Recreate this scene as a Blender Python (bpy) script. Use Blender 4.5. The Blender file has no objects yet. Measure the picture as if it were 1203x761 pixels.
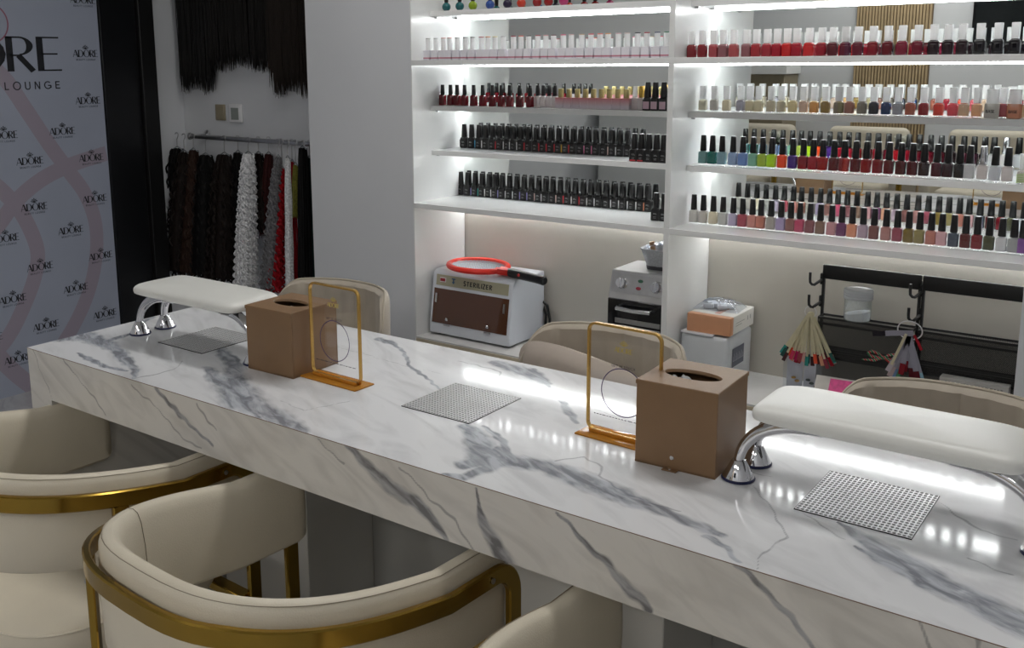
import bpy, bmesh, math, random
import numpy as np
from mathutils import Vector, Matrix, noise
PI=math.pi
C=bpy.context.scene.collection
rnd=random.Random(7)

# ------------------------------------------------------------------ camera
h=.62; H=.76
F_,CX,CY=1162.6115,547.2624,291.2147
t_,y_,r_=.185824,-.647676,-.008992
CAM=Vector((3.350477*h,-1.793983*h,H+h))
_f=Vector((math.sin(y_),math.cos(y_),0));_r=Vector((math.cos(y_),-math.sin(y_),0));_u=Vector((0,0,1))
FW=_f*math.cos(t_)-_u*math.sin(t_);_u2=_u*math.cos(t_)+_f*math.sin(t_)
RT=_r*math.cos(r_)+_u2*math.sin(r_);UP=_u2*math.cos(r_)-_r*math.sin(r_)
def at(px,py,ax,v):
    """point of the plane x/y/z = v seen at a photo position"""
    d=FW+RT*((px-CX)/F_)-UP*((py-CY)/F_)
    i='xyz'.index(ax);return CAM+d*((v-CAM[i])/d[i])
cd=bpy.data.cameras.new('camera');co=bpy.data.objects.new('camera',cd);C.objects.link(co)
M=Matrix(((RT.x,UP.x,-FW.x,CAM.x),(RT.y,UP.y,-FW.y,CAM.y),(RT.z,UP.z,-FW.z,CAM.z),(0,0,0,1)))
co.matrix_world=M
cd.sensor_fit='HORIZONTAL';cd.sensor_width=36;cd.lens=F_/1203*36
cd.shift_x=-(CX-601.5)/1203;cd.shift_y=(CY-380.5)/1203
cd.clip_start=.02;cd.clip_end=60
bpy.context.scene.camera=co
sc=bpy.context.scene
sc.view_settings.view_transform='Standard';sc.view_settings.look='None'
sc.view_settings.gamma=1;sc.view_settings.use_curve_mapping=False
sc.view_settings.exposure=0.28

# ------------------------------------------------------------------ materials
MATS={}
def nt(name):
    m=bpy.data.materials.new(name);m.use_nodes=True
    return m,m.node_tree,m.node_tree.nodes['Principled BSDF']
def setp(b,**k):
    for n,v in k.items():
        n={'rough':'Roughness','metal':'Metallic','spec':'Specular IOR Level','trans':'Transmission Weight','ior':'IOR','coat':'Coat Weight','alpha':'Alpha','sheen':'Sheen Weight','emit':'Emission Strength','sss':'Subsurface Weight','aniso':'Anisotropic'}.get(n,n)
        b.inputs[n].default_value=v
def s2l(c):
    """0-255 sRGB to linear"""
    return tuple(((x/255)/12.92 if x/255<=.04045 else ((x/255+.055)/1.055)**2.4) for x in c)+(1,)
def mat(name,rgb,rough=.5,var=.06,scale=30,bump=0,bscale=200,**k):
    if name in MATS:return MATS[name]
    m,t,b=nt(name)
    c=s2l(rgb)
    tc=t.nodes.new('ShaderNodeTexCoord');nz=t.nodes.new('ShaderNodeTexNoise')
    nz.inputs['Scale'].default_value=scale;nz.inputs['Detail'].default_value=4
    t.links.new(tc.outputs['Object'],nz.inputs['Vector'])
    rp=t.nodes.new('ShaderNodeValToRGB')
    rp.color_ramp.elements[0].position=.3;rp.color_ramp.elements[1].position=.7
    rp.color_ramp.elements[0].color=tuple(x*(1-var) for x in c[:3])+(1,)
    rp.color_ramp.elements[1].color=tuple(min(1,x*(1+var)) for x in c[:3])+(1,)
    t.links.new(nz.outputs['Fac'],rp.inputs['Fac']);t.links.new(rp.outputs['Color'],b.inputs['Base Color'])
    b.inputs['Roughness'].default_value=rough;setp(b,**k)
    if bump:
        n2=t.nodes.new('ShaderNodeTexNoise');n2.inputs['Scale'].default_value=bscale;n2.inputs['Detail'].default_value=6
        t.links.new(tc.outputs['Object'],n2.inputs['Vector'])
        bp=t.nodes.new('ShaderNodeBump');bp.inputs['Strength'].default_value=bump;bp.inputs['Distance'].default_value=.002
        t.links.new(n2.outputs['Fac'],bp.inputs['Height']);t.links.new(bp.outputs['Normal'],b.inputs['Normal'])
    MATS[name]=m;return m
def plain(name,rgb,rough=.4,**k):
    if name in MATS:return MATS[name]
    m,t,b=nt(name);b.inputs['Base Color'].default_value=s2l(rgb);b.inputs['Roughness'].default_value=rough;setp(b,**k)
    MATS[name]=m;return m
def emis(name,rgb,strength):
    m,t,b=nt(name);c=s2l(rgb)
    b.inputs['Base Color'].default_value=c;b.inputs['Emission Color'].default_value=c;b.inputs['Emission Strength'].default_value=strength
    MATS[name]=m;return m

m_wall=mat('wall_paint',(212,214,218),.6,.02,3,.05,300)
m_board=mat('white_melamine',(228,229,229),.22,.01,6,coat=.2)
m_cell=mat('alcove_wall',(208,203,193),.55,.03,4)
m_ceil=mat('ceiling_paint',(225,225,222),.7,.01)
m_black=mat('black_lacquer',(17,18,21),.35,.1,8)
m_blackd=mat('black_deep',(9,9,10),.5,.1,8)
m_steel=mat('brushed_steel',(190,190,192),.28,.05,60,metal=1.)
m_chrome=plain('chrome',(225,225,228),.05,metal=1.)
m_gold=mat('brass_bar',(170,138,62),.2,.06,15,metal=1.)
m_goldp=mat('polished_gold_edge',(206,166,92),.25,.05,20,metal=.75)
m_amber=plain('amber_acrylic',(232,158,58),.06,trans=.4,ior=1.3)
m_leather=mat('cream_leather',(226,217,198),.42,.03,12,.25,420)
m_taupe=mat('taupe_velvet',(172,162,148),.75,.06,20,.2,500,sheen=.3)
m_pillow=mat('mushroom_cloth',(190,178,168),.85,.05,20,.3,700)
m_vinyl=mat('white_vinyl',(232,232,228),.32,.02,10,.08,400)
m_brown=mat('tan_leatherette',(134,104,74),.42,.04,25,.2,600)
m_tissue=mat('tissue_paper',(235,236,238),.8,.03)
m_dark=mat('black_plastic',(16,16,18),.3,.1)
m_blackmetal=mat('black_powder_coat',(24,24,25),.45,.08)
m_white=mat('white_plastic',(232,232,234),.25,.02)
m_glass=plain('clear_glass',(250,250,250),.02,trans=1.,ior=1.4)
m_acryl=None
m_mirror=plain('mirror_silver',(225,228,226),.0,metal=1.)
m_led=emis('led_diffuser',(252,254,254),20.0)

def glassy(name,alpha,rgb=(255,255,255),rough=.03):
    m,t,b=nt(name)
    tr=t.nodes.new('ShaderNodeBsdfTransparent');gl=t.nodes.new('ShaderNodeBsdfGlossy');mx=t.nodes.new('ShaderNodeMixShader')
    fr=t.nodes.new('ShaderNodeLayerWeight');fr.inputs['Blend'].default_value=.5
    pw=t.nodes.new('ShaderNodeMath');pw.operation='POWER';pw.inputs[1].default_value=4.
    t.links.new(fr.outputs['Facing'],pw.inputs[0])
    mt=t.nodes.new('ShaderNodeMath');mt.operation='MULTIPLY_ADD';mt.inputs[1].default_value=.6;mt.inputs[2].default_value=.03+alpha;mt.use_clamp=True
    gl.inputs['Roughness'].default_value=rough;gl.inputs['Color'].default_value=s2l(rgb)
    tr.inputs['Color'].default_value=s2l(rgb)
    t.links.new(pw.outputs[0],mt.inputs[0]);t.links.new(mt.outputs[0],mx.inputs['Fac'])
    t.links.new(tr.outputs[0],mx.inputs[1]);t.links.new(gl.outputs[0],mx.inputs[2])
    out=t.nodes['Material Output'];t.links.new(mx.outputs[0],out.inputs['Surface'])
    MATS[name]=m;return m
m_acryl=glassy('clear_acrylic',.01)
m_bag=glassy('clear_film',.1,(235,238,244),.25)

def marble_mat(name,base,dark,rough,tint=1.0):
    m,t,b=nt(name);N=t.nodes;L=t.links
    at_=N.new('ShaderNodeAttribute');at_.attribute_name='vein'
    tc=N.new('ShaderNodeTexCoord')
    sx_=N.new('ShaderNodeSeparateXYZ');L.new(tc.outputs['Object'],sx_.inputs[0])
    ay=N.new('ShaderNodeMath');L.new(sx_.outputs[1],ay.inputs[0]);L.new(sx_.outputs[2],ay.inputs[1])
    cb=N.new('ShaderNodeCombineXYZ');L.new(sx_.outputs[0],cb.inputs[0]);L.new(ay.outputs[0],cb.inputs[1])
    mp0=N.new('ShaderNodeMapping');mp0.inputs['Rotation'].default_value=(0,0,.45);L.new(cb.outputs[0],mp0.inputs['Vector'])
    mp=N.new('ShaderNodeMapping');mp.inputs['Scale'].default_value=(1,3.4,1)
    L.new(mp0.outputs[0],mp.inputs['Vector'])
    n1=N.new('ShaderNodeTexNoise');n1.inputs['Scale'].default_value=15;n1.inputs['Detail'].default_value=9;n1.inputs['Roughness'].default_value=.62
    L.new(mp.outputs[0],n1.inputs['Vector'])
    sub=N.new('ShaderNodeMath');sub.operation='MULTIPLY_ADD';sub.inputs[1].default_value=.75;sub.inputs[2].default_value=-.33
    L.new(n1.outputs['Fac'],sub.inputs[0])
    sep=N.new('ShaderNodeSeparateColor');L.new(at_.outputs['Color'],sep.inputs[0])
    ad=N.new('ShaderNodeMath');L.new(sep.outputs[0],ad.inputs[0]);L.new(sub.outputs[0],ad.inputs[1])
    rp=N.new('ShaderNodeValToRGB');e=rp.color_ramp.elements
    e[0].position=.34;e[0].color=(0,0,0,1);e[1].position=.80;e[1].color=(1,1,1,1)
    L.new(ad.outputs[0],rp.inputs['Fac'])
    # tone inside the vein
    n2=N.new('ShaderNodeTexNoise');n2.inputs['Scale'].default_value=18;n2.inputs['Detail'].default_value=8;n2.inputs['Distortion'].default_value=.6
    L.new(mp.outputs[0],n2.inputs['Vector'])
    r2=N.new('ShaderNodeValToRGB');e=r2.color_ramp.elements
    e[0].position=.38;e[0].color=s2l(tuple(x-14 for x in dark));e[1].position=.62;e[1].color=s2l(tuple(min(255,x+56) for x in dark))
    L.new(n2.outputs['Fac'],r2.inputs['Fac'])
    # faint background clouds
    n3=N.new('ShaderNodeTexNoise');n3.inputs['Scale'].default_value=5;n3.inputs['Detail'].default_value=7;n3.inputs['Distortion'].default_value=1.2
    L.new(mp.outputs[0],n3.inputs['Vector'])
    r3=N.new('ShaderNodeValToRGB');e=r3.color_ramp.elements
    e[0].position=.30;e[0].color=s2l(tuple(x-20 for x in base));e[1].position=.55;e[1].color=s2l(base)
    L.new(n3.outputs['Fac'],r3.inputs['Fac'])
    # hairline from second channel
    add2=N.new('ShaderNodeMath');L.new(sep.outputs[1],add2.inputs[0])
    s3=N.new('ShaderNodeMath');s3.operation='MULTIPLY_ADD';s3.inputs[1].default_value=.5;s3.inputs[2].default_value=-.27;L.new(n1.outputs['Fac'],s3.inputs[0])
    L.new(s3.outputs[0],add2.inputs[1])
    r4=N.new('ShaderNodeValToRGB');e=r4.color_ramp.elements;e[0].position=.5;e[0].color=(0,0,0,1);e[1].position=.85;e[1].color=(.55,.55,.55,1)
    L.new(add2.outputs[0],r4.inputs['Fac'])
    mx=N.new('ShaderNodeMix');mx.data_type='RGBA'
    ml=N.new('ShaderNodeMath');ml.operation='MULTIPLY';ml.inputs[1].default_value=.9;L.new(rp.outputs['Color'],ml.inputs[0])
    L.new(ml.outputs[0],mx.inputs['Factor']);L.new(r3.outputs['Color'],mx.inputs['A']);L.new(r2.outputs['Color'],mx.inputs['B'])
    mx2=N.new('ShaderNodeMix');mx2.data_type='RGBA'
    L.new(r4.outputs['Color'],mx2.inputs['Factor']);L.new(mx.outputs['Result'],mx2.inputs['A']);mx2.inputs['B'].default_value=s2l(tuple(x-18 for x in dark))
    L.new(mx2.outputs['Result'],b.inputs['Base Color'])
    b.inputs['Roughness'].default_value=rough;b.inputs['Specular IOR Level'].default_value=.5
    return m
m_marble=marble_mat('polished_marble',(234,235,238),(136,140,149),.07)
m_marblef=marble_mat('polished_marble_front',(224,221,216),(118,118,122),.12)

# ------------------------------------------------------------------ mesh helper
class MB:
    def __init__(s):s.v=[];s.f=[];s.sm=[]
    def add(s,vs,fs,smooth=False):
        o=len(s.v);s.v+= [tuple(v) for v in vs];s.f+=[tuple(i+o for i in f) for f in fs];s.sm+=[smooth]*len(fs);return s
    def box(s,x0,x1,y0,y1,z0,z1,bev=0,seg=2,rz=0,c=None):
        if bev<=0:
            vs=[(x,y,z) for z in(z0,z1) for y in(y0,y1) for x in(x0,x1)]
            fs=[(0,2,3,1),(4,5,7,6),(0,1,5,4),(2,6,7,3),(0,4,6,2),(1,3,7,5)];sm=False
        else:
            bm=bmesh.new();bmesh.ops.create_cube(bm,size=1)
            for v in bm.verts:v.co=Vector(((x0+x1)/2+v.co.x*(x1-x0),(y0+y1)/2+v.co.y*(y1-y0),(z0+z1)/2+v.co.z*(z1-z0)))
            bmesh.ops.bevel(bm,geom=list(bm.edges)+list(bm.verts),offset=bev,segments=seg,profile=.5,affect='EDGES',clamp_overlap=True)
            bm.verts.index_update();vs=[tuple(v.co) for v in bm.verts];fs=[tuple(v.index for v in f.verts) for f in bm.faces];bm.free();sm=seg>1
        if rz:
            cc=c or ((x0+x1)/2,(y0+y1)/2);ca,sa=math.cos(rz),math.sin(rz)
            vs=[(cc[0]+(x-cc[0])*ca-(y-cc[1])*sa,cc[1]+(x-cc[0])*sa+(y-cc[1])*ca,z) for x,y,z in vs]
        return s.add(vs,fs,sm)
    def lathe(s,prof,c=(0,0,0),n=20,sq=0,sy=1.,smooth=True):
        """prof: (r,z) list; sq: superellipse power for squarish section"""
        vs=[];fs=[]
        for r,z in prof:
            for i in range(n):
                a=2*PI*i/n+PI/n;cx,sx=math.cos(a),math.sin(a)
                if sq:
                    k=(abs(cx)**sq+abs(sx)**sq)**(-1/sq);cx*=k;sx*=k
                vs.append((c[0]+r*cx,c[1]+r*sx*sy,c[2]+z))
        m=len(prof)
        for j in range(m-1):
            for i in range(n):
                a=j*n+i;b=j*n+(i+1)%n;fs.append((a,b,b+n,a+n))
        fs.append(tuple(reversed(range(n))));fs.append(tuple((m-1)*n+i for i in range(n)))
        return s.add(vs,fs,smooth)
    def tube(s,pts,rad,n=8,caps=True,closed=False,smooth=True):
        pts=[Vector(p) for p in pts];m=len(pts)
        if not isinstance(rad,(list,tuple)):rad=[rad]*m
        vs=[];prev=None
        for i,p in enumerate(pts):
            a=pts[(i-1)%m] if closed or i>0 else p;b=pts[(i+1)%m] if closed or i<m-1 else p
            T=(b-a).normalized()
            if prev is None:
                u=T.cross(Vector((0,0,1)));
                if u.length<1e-3:u=T.cross(Vector((1,0,0)))
            else:u=prev-T*prev.dot(T)
            u.normalize();prev=u;w=T.cross(u)
            for k in range(n):
                an=2*PI*k/n;vs.append(p+(u*math.cos(an)+w*math.sin(an))*rad[i])
        fs=[]
        for j in range(m if closed else m-1):
            for k in range(n):
                a=j*n+k;b=j*n+(k+1)%n;c=((j+1)%m)*n;fs.append((a,b,c+(k+1)%n,c+k))
        if caps and not closed:fs.append(tuple(reversed(range(n))));fs.append(tuple((m-1)*n+k for k in range(n)))
        return s.add(vs,fs,smooth)
    def band(s,pts,outs,w,t,closed=False):
        """flat bar: width w in the plane perpendicular to outs, thickness t along outs"""
        pts=[Vector(p) for p in pts];m=len(pts);vs=[];fs=[]
        bv=min(w,t)*.2
        for i,p in enumerate(pts):
            a=pts[(i-1)%m] if closed or i>0 else p;b=pts[(i+1)%m] if closed or i<m-1 else p
            T=(b-a).normalized();o=Vector(outs[i]).normalized();q=T.cross(o).normalized()
            for du,dv in((-w/2,-t/2+bv),(-w/2+bv,-t/2),(w/2-bv,-t/2),(w/2,-t/2+bv),(w/2,t/2-bv),(w/2-bv,t/2),(-w/2+bv,t/2),(-w/2,t/2-bv)):
                vs.append(p+q*du+o*dv)
        for j in range(m if closed else m-1):
            for k in range(8):
                a=j*8+k;b=j*8+(k+1)%8;c=((j+1)%m)*8;fs.append((a,b,c+(k+1)%8,c+k))
        if not closed:fs.append(tuple(reversed(range(8))));fs.append(tuple((m-1)*8+k for k in range(8)))
        return s.add(vs,fs,False)
    def poly(s,pts,n,t):
        """flat outline extruded by t along n"""
        pts=[Vector(p) for p in pts];n=Vector(n).normalized()*t;m=len(pts)
        vs=pts+[p+n for p in pts];fs=[tuple(range(m)),tuple(reversed(range(m,2*m)))]
        fs+=[(i,i+m,(i+1)%m+m,(i+1)%m) for i in range(m)]
        return s.add(vs,fs)
    def grid(s,P,closed_u=False,smooth=True,flip=False):
        nu=len(P);nv=len(P[0]);vs=[p for r in P for p in r];fs=[]
        for i in range(nu if closed_u else nu-1):
            for j in range(nv-1):
                a=i*nv+j;b=((i+1)%nu)*nv+j;f=(a,b,b+1,a+1);fs.append(f[::-1] if flip else f)
        return s.add(vs,fs,smooth)
    def move(s,M,start=0):
        s.v=[tuple(M@Vector(v)) if i>=start else v for i,v in enumerate(s.v)];return s
    def mesh(s,name):
        me=bpy.data.meshes.new(name);me.from_pydata(s.v,[],s.f)
        me.polygons.foreach_set('use_smooth',s.sm)
        bm=bmesh.new();bm.from_mesh(me);bmesh.ops.recalc_face_normals(bm,faces=bm.faces);bm.to_mesh(me);bm.free()
        return me
    def build(s,name,m,parent=None,loc=None,auto=True):
        me=s.mesh(name);me.materials.append(m);o=bpy.data.objects.new(name,me);C.objects.link(o)
        if auto:
            try:
                me.set_sharp_from_angle(angle=math.radians(38))
            except Exception:pass
        if parent:o.parent=parent
        if loc:o.location=loc
        return o
def tag(o,label=None,cat=None,group=None,kind=None):
    if label:o['label']=label
    if cat:o['category']=cat
    if group:o['group']=group
    if kind:o['kind']=kind
    return o
def thing(name,label,cat,loc=(0,0,0),rz=0,group=None):
    o=bpy.data.objects.new(name,None);C.objects.link(o);o.location=loc;o.rotation_euler=(0,0,rz);o.empty_display_size=.05
    return tag(o,label,cat,group)
def copy_tree(r,loc,rz=0,label=None,group=None):
    c=r.copy();C.objects.link(c);c.location=loc;c.rotation_euler=(0,0,rz)
    if label:c['label']=label
    if group:c['group']=group
    for ch in list(r.children):
        d=ch.copy();C.objects.link(d);d.parent=c
        for g in list(ch.children):
            e=g.copy();C.objects.link(e);e.parent=d
    return c
def struct(name,mb,m,parent=None):
    return tag(mb.build(name,m,parent),kind='structure')

# ------------------------------------------------------------------ measures
D=.545; T=.107; S=1.618; ZB=.860; ZM=1.369; BT=.018
X0,X1,X2,X2r,X3=-.749,-.226,.767,.785,1.740
MY=1.925; XW=-1.909; ZC=.377; XE=3.6; YR=-4.0; ZCEIL=2.75

# ------------------------------------------------------------------ room shell
fm=marble_mat('floor_marble_tile',(188,188,190),(120,122,128),.12)
fl=struct('floor',MB().box(XW-.3,XE,YR-.1,MY+.1,-.05,0),fm)
struct('ceiling',MB().box(XW-.3,XE,YR-.1,MY+.1,ZCEIL,ZCEIL+.05),m_ceil)
struct('wall_back',MB().box(XW-.1,XE,MY+.001,MY+.1,0,ZCEIL),m_cell)
struct('wall_left',MB().box(XW-.1,XW,YR,MY,0,ZCEIL),m_wall)
struct('wall_right',MB().box(XE-.1,XE,YR,MY,0,ZCEIL),m_wall)
struct('wall_rear',MB().box(XW,XE,YR-.1,YR,0,ZCEIL),m_wall)
struct('wall_pillar',MB().box(X0,X1,S,MY,0,ZCEIL),m_wall)
struct('wall_end',MB().box(X3,XE-.1,S-.01,MY,0,ZCEIL),m_wall)
# the niche wall is plain white paint over the alcove wall
struct('wall_niche',MB().box(XW,X0,MY-.012,MY,0,ZCEIL),m_wall)

# black doorway beside the banner
struct('trim_1',MB().box(XW,XW+.022,1.478,1.66,0,2.4,.002,1),m_black)
struct('trim_2',MB().box(XW,XW+.045,1.662,1.742,0,2.4,.003,1),m_blackd)

# ------------------------------------------------------------------ shelving unit
sh=thing('shelving_unit','white wall shelving with lit display shelves above a low marble counter','shelving',(X1,S,0))
def shp(name,mb,m,**k):
    o=mb.move(Matrix.Translation((-X1,-S,0))).build(name,m,sh);return o
for z in (ZB,ZM):
    shp('shelf',MB().box(X1,X3,S,MY-.004,z,z+BT,.0008,1),m_board)
Z1,Z3,Z4=1.541,1.206,1.044
SF=1.724
for z,a,b in((Z1,X1,X2),(Z3,X1,X2),(Z4,X1,X2),(1.537,X2r,X3),(Z3+.001,X2r,X3),(Z4-.001,X2r,X3)):
    shp('shelf',MB().box(a+.0005,b-.0005,SF,MY-.004,z,z+BT,.0008,1),m_board)
shp('divider',MB().box(X2,X2r,S,MY-.004,ZM+BT,2.2),m_board)
shp('divider',MB().box(X2,X2r,S,MY-.004,ZB+BT,ZM),m_board)
shp('divider',MB().box(X2,X2r,S,MY-.004,ZC,ZB),m_board)
shp('side_panel',MB().box(X1,X1+.004,S,MY-.004,ZC,2.2),m_board)
for a,b in((X1+.004,X2),(X2r,X3)):
    shp('mirror',MB().box(a,b,MY-.004,MY,ZB+BT,2.2),m_mirror)
# led strips at the rear underside of every shelf
for z,a,b in((ZB,X1,X2),(ZB,X2r,X3),(ZM,X1,X2),(ZM,X2r,X3),(Z1,X1,X2),(Z3,X1,X2),(Z4,X1,X2),(1.537,X2r,X3),(Z3+.001,X2r,X3),(Z4-.001,X2r,X3)):
    tk=.007
    o=shp('led_strip',MB().box(a+.006,b-.002,MY-.017,MY-.005,z-tk,z-.0005,.003,1),m_led)
# little shelf pins
for z,x in((Z1,X1+.004),(Z3,X1+.004),(Z4,X1+.004),(1.537,X2r),(Z3,X2r),(Z4,X2r)):
    for y in(SF+.03,MY-.05):
        mb=MB();mb.tube([(x,y,z-.003),(x+.012,y,z-.003)],.003,8);shp('shelf_pin',mb,m_steel)
# low marble counter
cm=mat('counter_marble',(214,213,212),.15,.08,7)
ce=mat('counter_edge_band',(196,184,160),.4,.04,20)
shp('counter_top',MB().box(X1,X3,S+.001,MY,ZC-.006,ZC),cm)
shp('counter_edge',MB().box(X1,X3,S,MY,ZC-.034,ZC-.006,.002,1),ce)
for a,b in((X1+.006,.27),(.276,X2),(X2r,1.26),(1.266,X3)):
    d=shp('cabinet_door',MB().box(a,b-.004,S+.006,S+.024,.06,ZC-.04,.002,1),m_board)
shp('plinth',MB().box(X1,X3,S+.04,MY,0,.06),m_board)

# ------------------------------------------------------------------ marble desk
DL=-.0; DR=2.95
def world_top(pts):return [ (at(x,y,'z',H).x,at(x,y,'z',H).y) for x,y in pts]
def world_front(pts):return [ (at(x,y,'y',0).x,at(x,y,'y',0).z) for x,y in pts]
# vein: (points px, half widths m, channel)
topv=[
 ([(256,402),(262,412),(269,423),(276,437),(272,449),(284,468),(303,480),(328,492),(358,507)],[.004,.010,.014,.020,.030,.030,.024,.022,.010],0),
 ([(242,432),(254,445),(268,452)],[.008,.013,.02],0),
 ([(262,412),(276,420),(279,432)],[.004,.006,.008],0),
 ([(74,398),(90,394),(108,397),(126,404),(139,413),(150,424),(157,434),(157,443)],[.02,.025,.022,.018,.014,.010,.008,.004],0),
 ([(88,415),(105,421),(125,430),(145,436)],[.004,.006,.007,.004],0),
 ([(120,402),(140,396),(155,391),(168,378),(180,372)],[.012,.01,.006,.008,.008],0),
 ([(155,444),(186,440),(206,434),(216,424)],[.003]*4,1),
 ([(547,499),(556,508),(563,524),(572,540)],[.010,.016,.022,.020],0),
 ([(545,545),(575,540),(609,542),(640,547),(669,559),(699,571),(729,580),(762,594),(800,611),(850,630)],[.012,.022,.020,.020,.022,.022,.018,.014,.010,.006],0),
 ([(572,540),(590,528),(602,535)],[.014,.012,.006],0),
 ([(519,556),(545,561),(570,552),(590,545)],[.005,.010,.014,.012],0),
 ([(567,500),(585,512),(606,538)],[.004,.006,.004],0),
 ([(652,540),(690,537),(708,548),(706,560),(726,572),(759,589),(800,600)],[.003,.003,.004,.003,.003,.003,.003],1),
 ([(539,424),(560,428),(585,437),(590,448)],[.003,.004,.004,.002],1),
 ([(580,425),(600,432),(625,440),(645,450)],[.012,.020,.016,.008],0),
 ([(625,434),(640,447),(650,462),(668,482),(678,497)],[.003,.004,.003,.008,.004],0),
 ([(447,398),(460,402),(466,407),(483,429),(502,446),(517,456)],[.008,.008,.004,.004,.003,.002],0),
 ([(938,601),(971,622),(994,632)],[.002,.003,.004],1),
 ([(985,612),(1010,625),(1035,645),(1059,660),(1090,677),(1122,694),(1154,710),(1186,728),(1210,742),(1260,765)],[.002,.008,.016,.020,.021,.020,.020,.020,.02,.02],0),
 ([(1006,640),(1040,660),(1080,686),(1120,700)],[.003,.006,.005,.003],0),
 ([(886,568),(900,588),(910,607),(922,629),(896,657),(890,668)],[.002,.003,.003,.003,.002,.002],1),
 ([(830,630),(856,643),(873,662)],[.004,.004,.003],0),
 ([(1101,590),(1136,612),(1153,623),(1171,628),(1200,636)],[.002,.004,.003,.003,.003],1),
 ([(330,470),(360,482),(380,478),(410,470)],[.002]*4,1),
 ([(300,380),(360,395),(440,420),(520,440)],[.0015]*4,1),
 ([(700,480),(760,500),(850,545),(905,560)],[.002]*4,1),
 ([(1130,655),(1160,666),(1190,675)],[.003]*3,1),
]
frontv=[
 ([(404,524),(432,546),(450,560),(476,583),(500,603),(516,626),(525,636)],[.004,.010,.012,.010,.009,.006,.004],0),
 ([(470,548),(483,560),(503,586),(533,611),(556,643)],[.003,.003,.003,.004,.003],1),
 ([(561,576),(567,600),(572,618),(581,634),(596,660)],[.002,.005,.010,.012,.013],0),
 ([(654,603),(672,622),(692,643),(719,663),(742,690),(764,718)],[.0025,.003,.004,.005,.006,.005],0),
 ([(72,419),(93,447),(108,464),(125,485)],[.003]*4,1),
 ([(38,409),(47,432),(57,452),(66,475)],[.002]*4,1),
 ([(153,448),(186,483),(213,510),(235,527)],[.003]*4,1),
 ([(183,456),(206,483),(230,505),(250,522)],[.004,.004,.003,.003],0),
 ([(232,473),(243,492),(256,507)],[.003]*3,1),
 ([(372,516),(385,530),(402,545)],[.003]*3,1),
 
 ([(868,668),(895,690),(930,722),(960,760)],[.003,.004,.004,.003],0),
 ([(1084,728),(1092,750),(1100,775)],[.004]*3,1),
 ([(1143,745),(1147,765)],[.003]*2,1),
]
def vein_field(P,veins,warp=.012):
    """P (n,2) array -> two channels of vein strength"""
    out=np.zeros((len(P),2))
    x=P[:,0];y=P[:,1]
    wx=warp*(np.sin(x*31+y*17)*.5+np.sin(x*73-y*49+1.3)*.3+np.sin(x*141+y*117)*.22)
    wy=warp*(np.sin(x*27-y*23+2.)*.5+np.sin(x*67+y*59+.4)*.3+np.sin(x*151-y*103)*.22)
    Q=P+np.stack([wx,wy],1)*.6
    for pts,ws,ch in veins:
        for i in range(len(pts)-1):
            a=np.array(pts[i]);b=np.array(pts[i+1]);d=b-a;L2=max(d@d,1e-9)
            t=np.clip(((Q-a)@d)/L2,0,1);pr=a+t[:,None]*d
            dist=np.hypot(*(Q-pr).T);w=ws[i]+(ws[i+1]-ws[i])*t
            v=1.05*np.exp(-.5*(dist/(w*1.0))**2) if ch==0 else .95*np.exp(-.5*(dist/(w*.8))**2)
            out[:,ch]=np.maximum(out[:,ch],v)
    return out
def slab_grid(name,nx,ny,fn,uvs,m,parent,veins):
    """grid with a vein attribute; fn(u,v) gives the 3D point"""
    U=np.linspace(uvs[0],uvs[1],nx);V=np.linspace(uvs[2],uvs[3],ny)
    G=np.stack(np.meshgrid(U,V,indexing='ij'),-1).reshape(-1,2)
    P=[fn(u,v) for u,v in G]
    idx=np.arange(nx*ny).reshape(nx,ny)
    F=np.stack([idx[:-1,:-1],idx[1:,:-1],idx[1:,1:],idx[:-1,1:]],-1).reshape(-1,4)
    me=bpy.data.meshes.new(name);me.from_pydata(P,[],F.tolist())
    va=vein_field(G,veins)
    ca=me.color_attributes.new('vein','FLOAT_COLOR','POINT')
    col=np.zeros((len(G),4),dtype=np.float32);col[:,0]=va[:,0];col[:,1]=va[:,1];col[:,3]=1
    ca.data.foreach_set('color',col.ravel())
    me.materials.append(m);o=bpy.data.objects.new(name,me);C.objects.link(o)
    if parent:o.parent=parent
    return o
desk=thing('manicure_desk','long white marble manicure desk with grey veins and a thick front apron','desk',(0,0,0))
tv=[(world_top(p),w,c) for p,w,c in topv];fv=[(world_front(p),w,c) for p,w,c in frontv]
MB().box(DL+.0006,DR,.0006,D,H-T+.002,H-.0004).build('desk_core',m_marblef,desk)
slab_grid('desk_top',1000,190,lambda u,v:(u,v,H),(DL,DR,0,D),m_marble,desk,tv)
slab_grid('apron',1000,40,lambda u,v:(u,0.,v),(DL,DR,H-T,H),m_marblef,desk,fv)
# thin dark arris line between top and apron
MB().box(DL,DR,-.0006,.0003,H-.0012,H-.0002).build('edge_joint',mat('edge_brown',(120,92,78),.5),desk)
# legs: left end slab and inner slabs
legf=[([(0.01,.70),(.03,.66),(.05,.6)],[.003]*3,1)]
slab_grid('end_panel_skin',12,120,lambda u,v:(u,-.0002,v),(0,.083,0,H-T),m_marblef,desk,
   [(world_front([(60,455),(66,475),(75,510)]),[.003]*3,1)])
MB().box(0,.083,0,D,0,H-T+.001,.001,1).build('end_panel',m_marblef,desk)
mleg=mat('grey_glossy_panel',(176,175,170),.15,.05,4)
mlegw=mat('light_panel',(214,212,206),.25,.03,4)
for x0,x1 in((.27,.56),(1.10,1.42),(1.98,2.28),(2.6,2.9)):
    MB().box(x0,x1,.30,D-.031,0,H-T,.002,1).build('leg_block',mlegw,desk)
MB().box(.083,DR-.05,D-.03,D-.012,.0,H-T).build('back_panel',mleg,desk)

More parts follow.
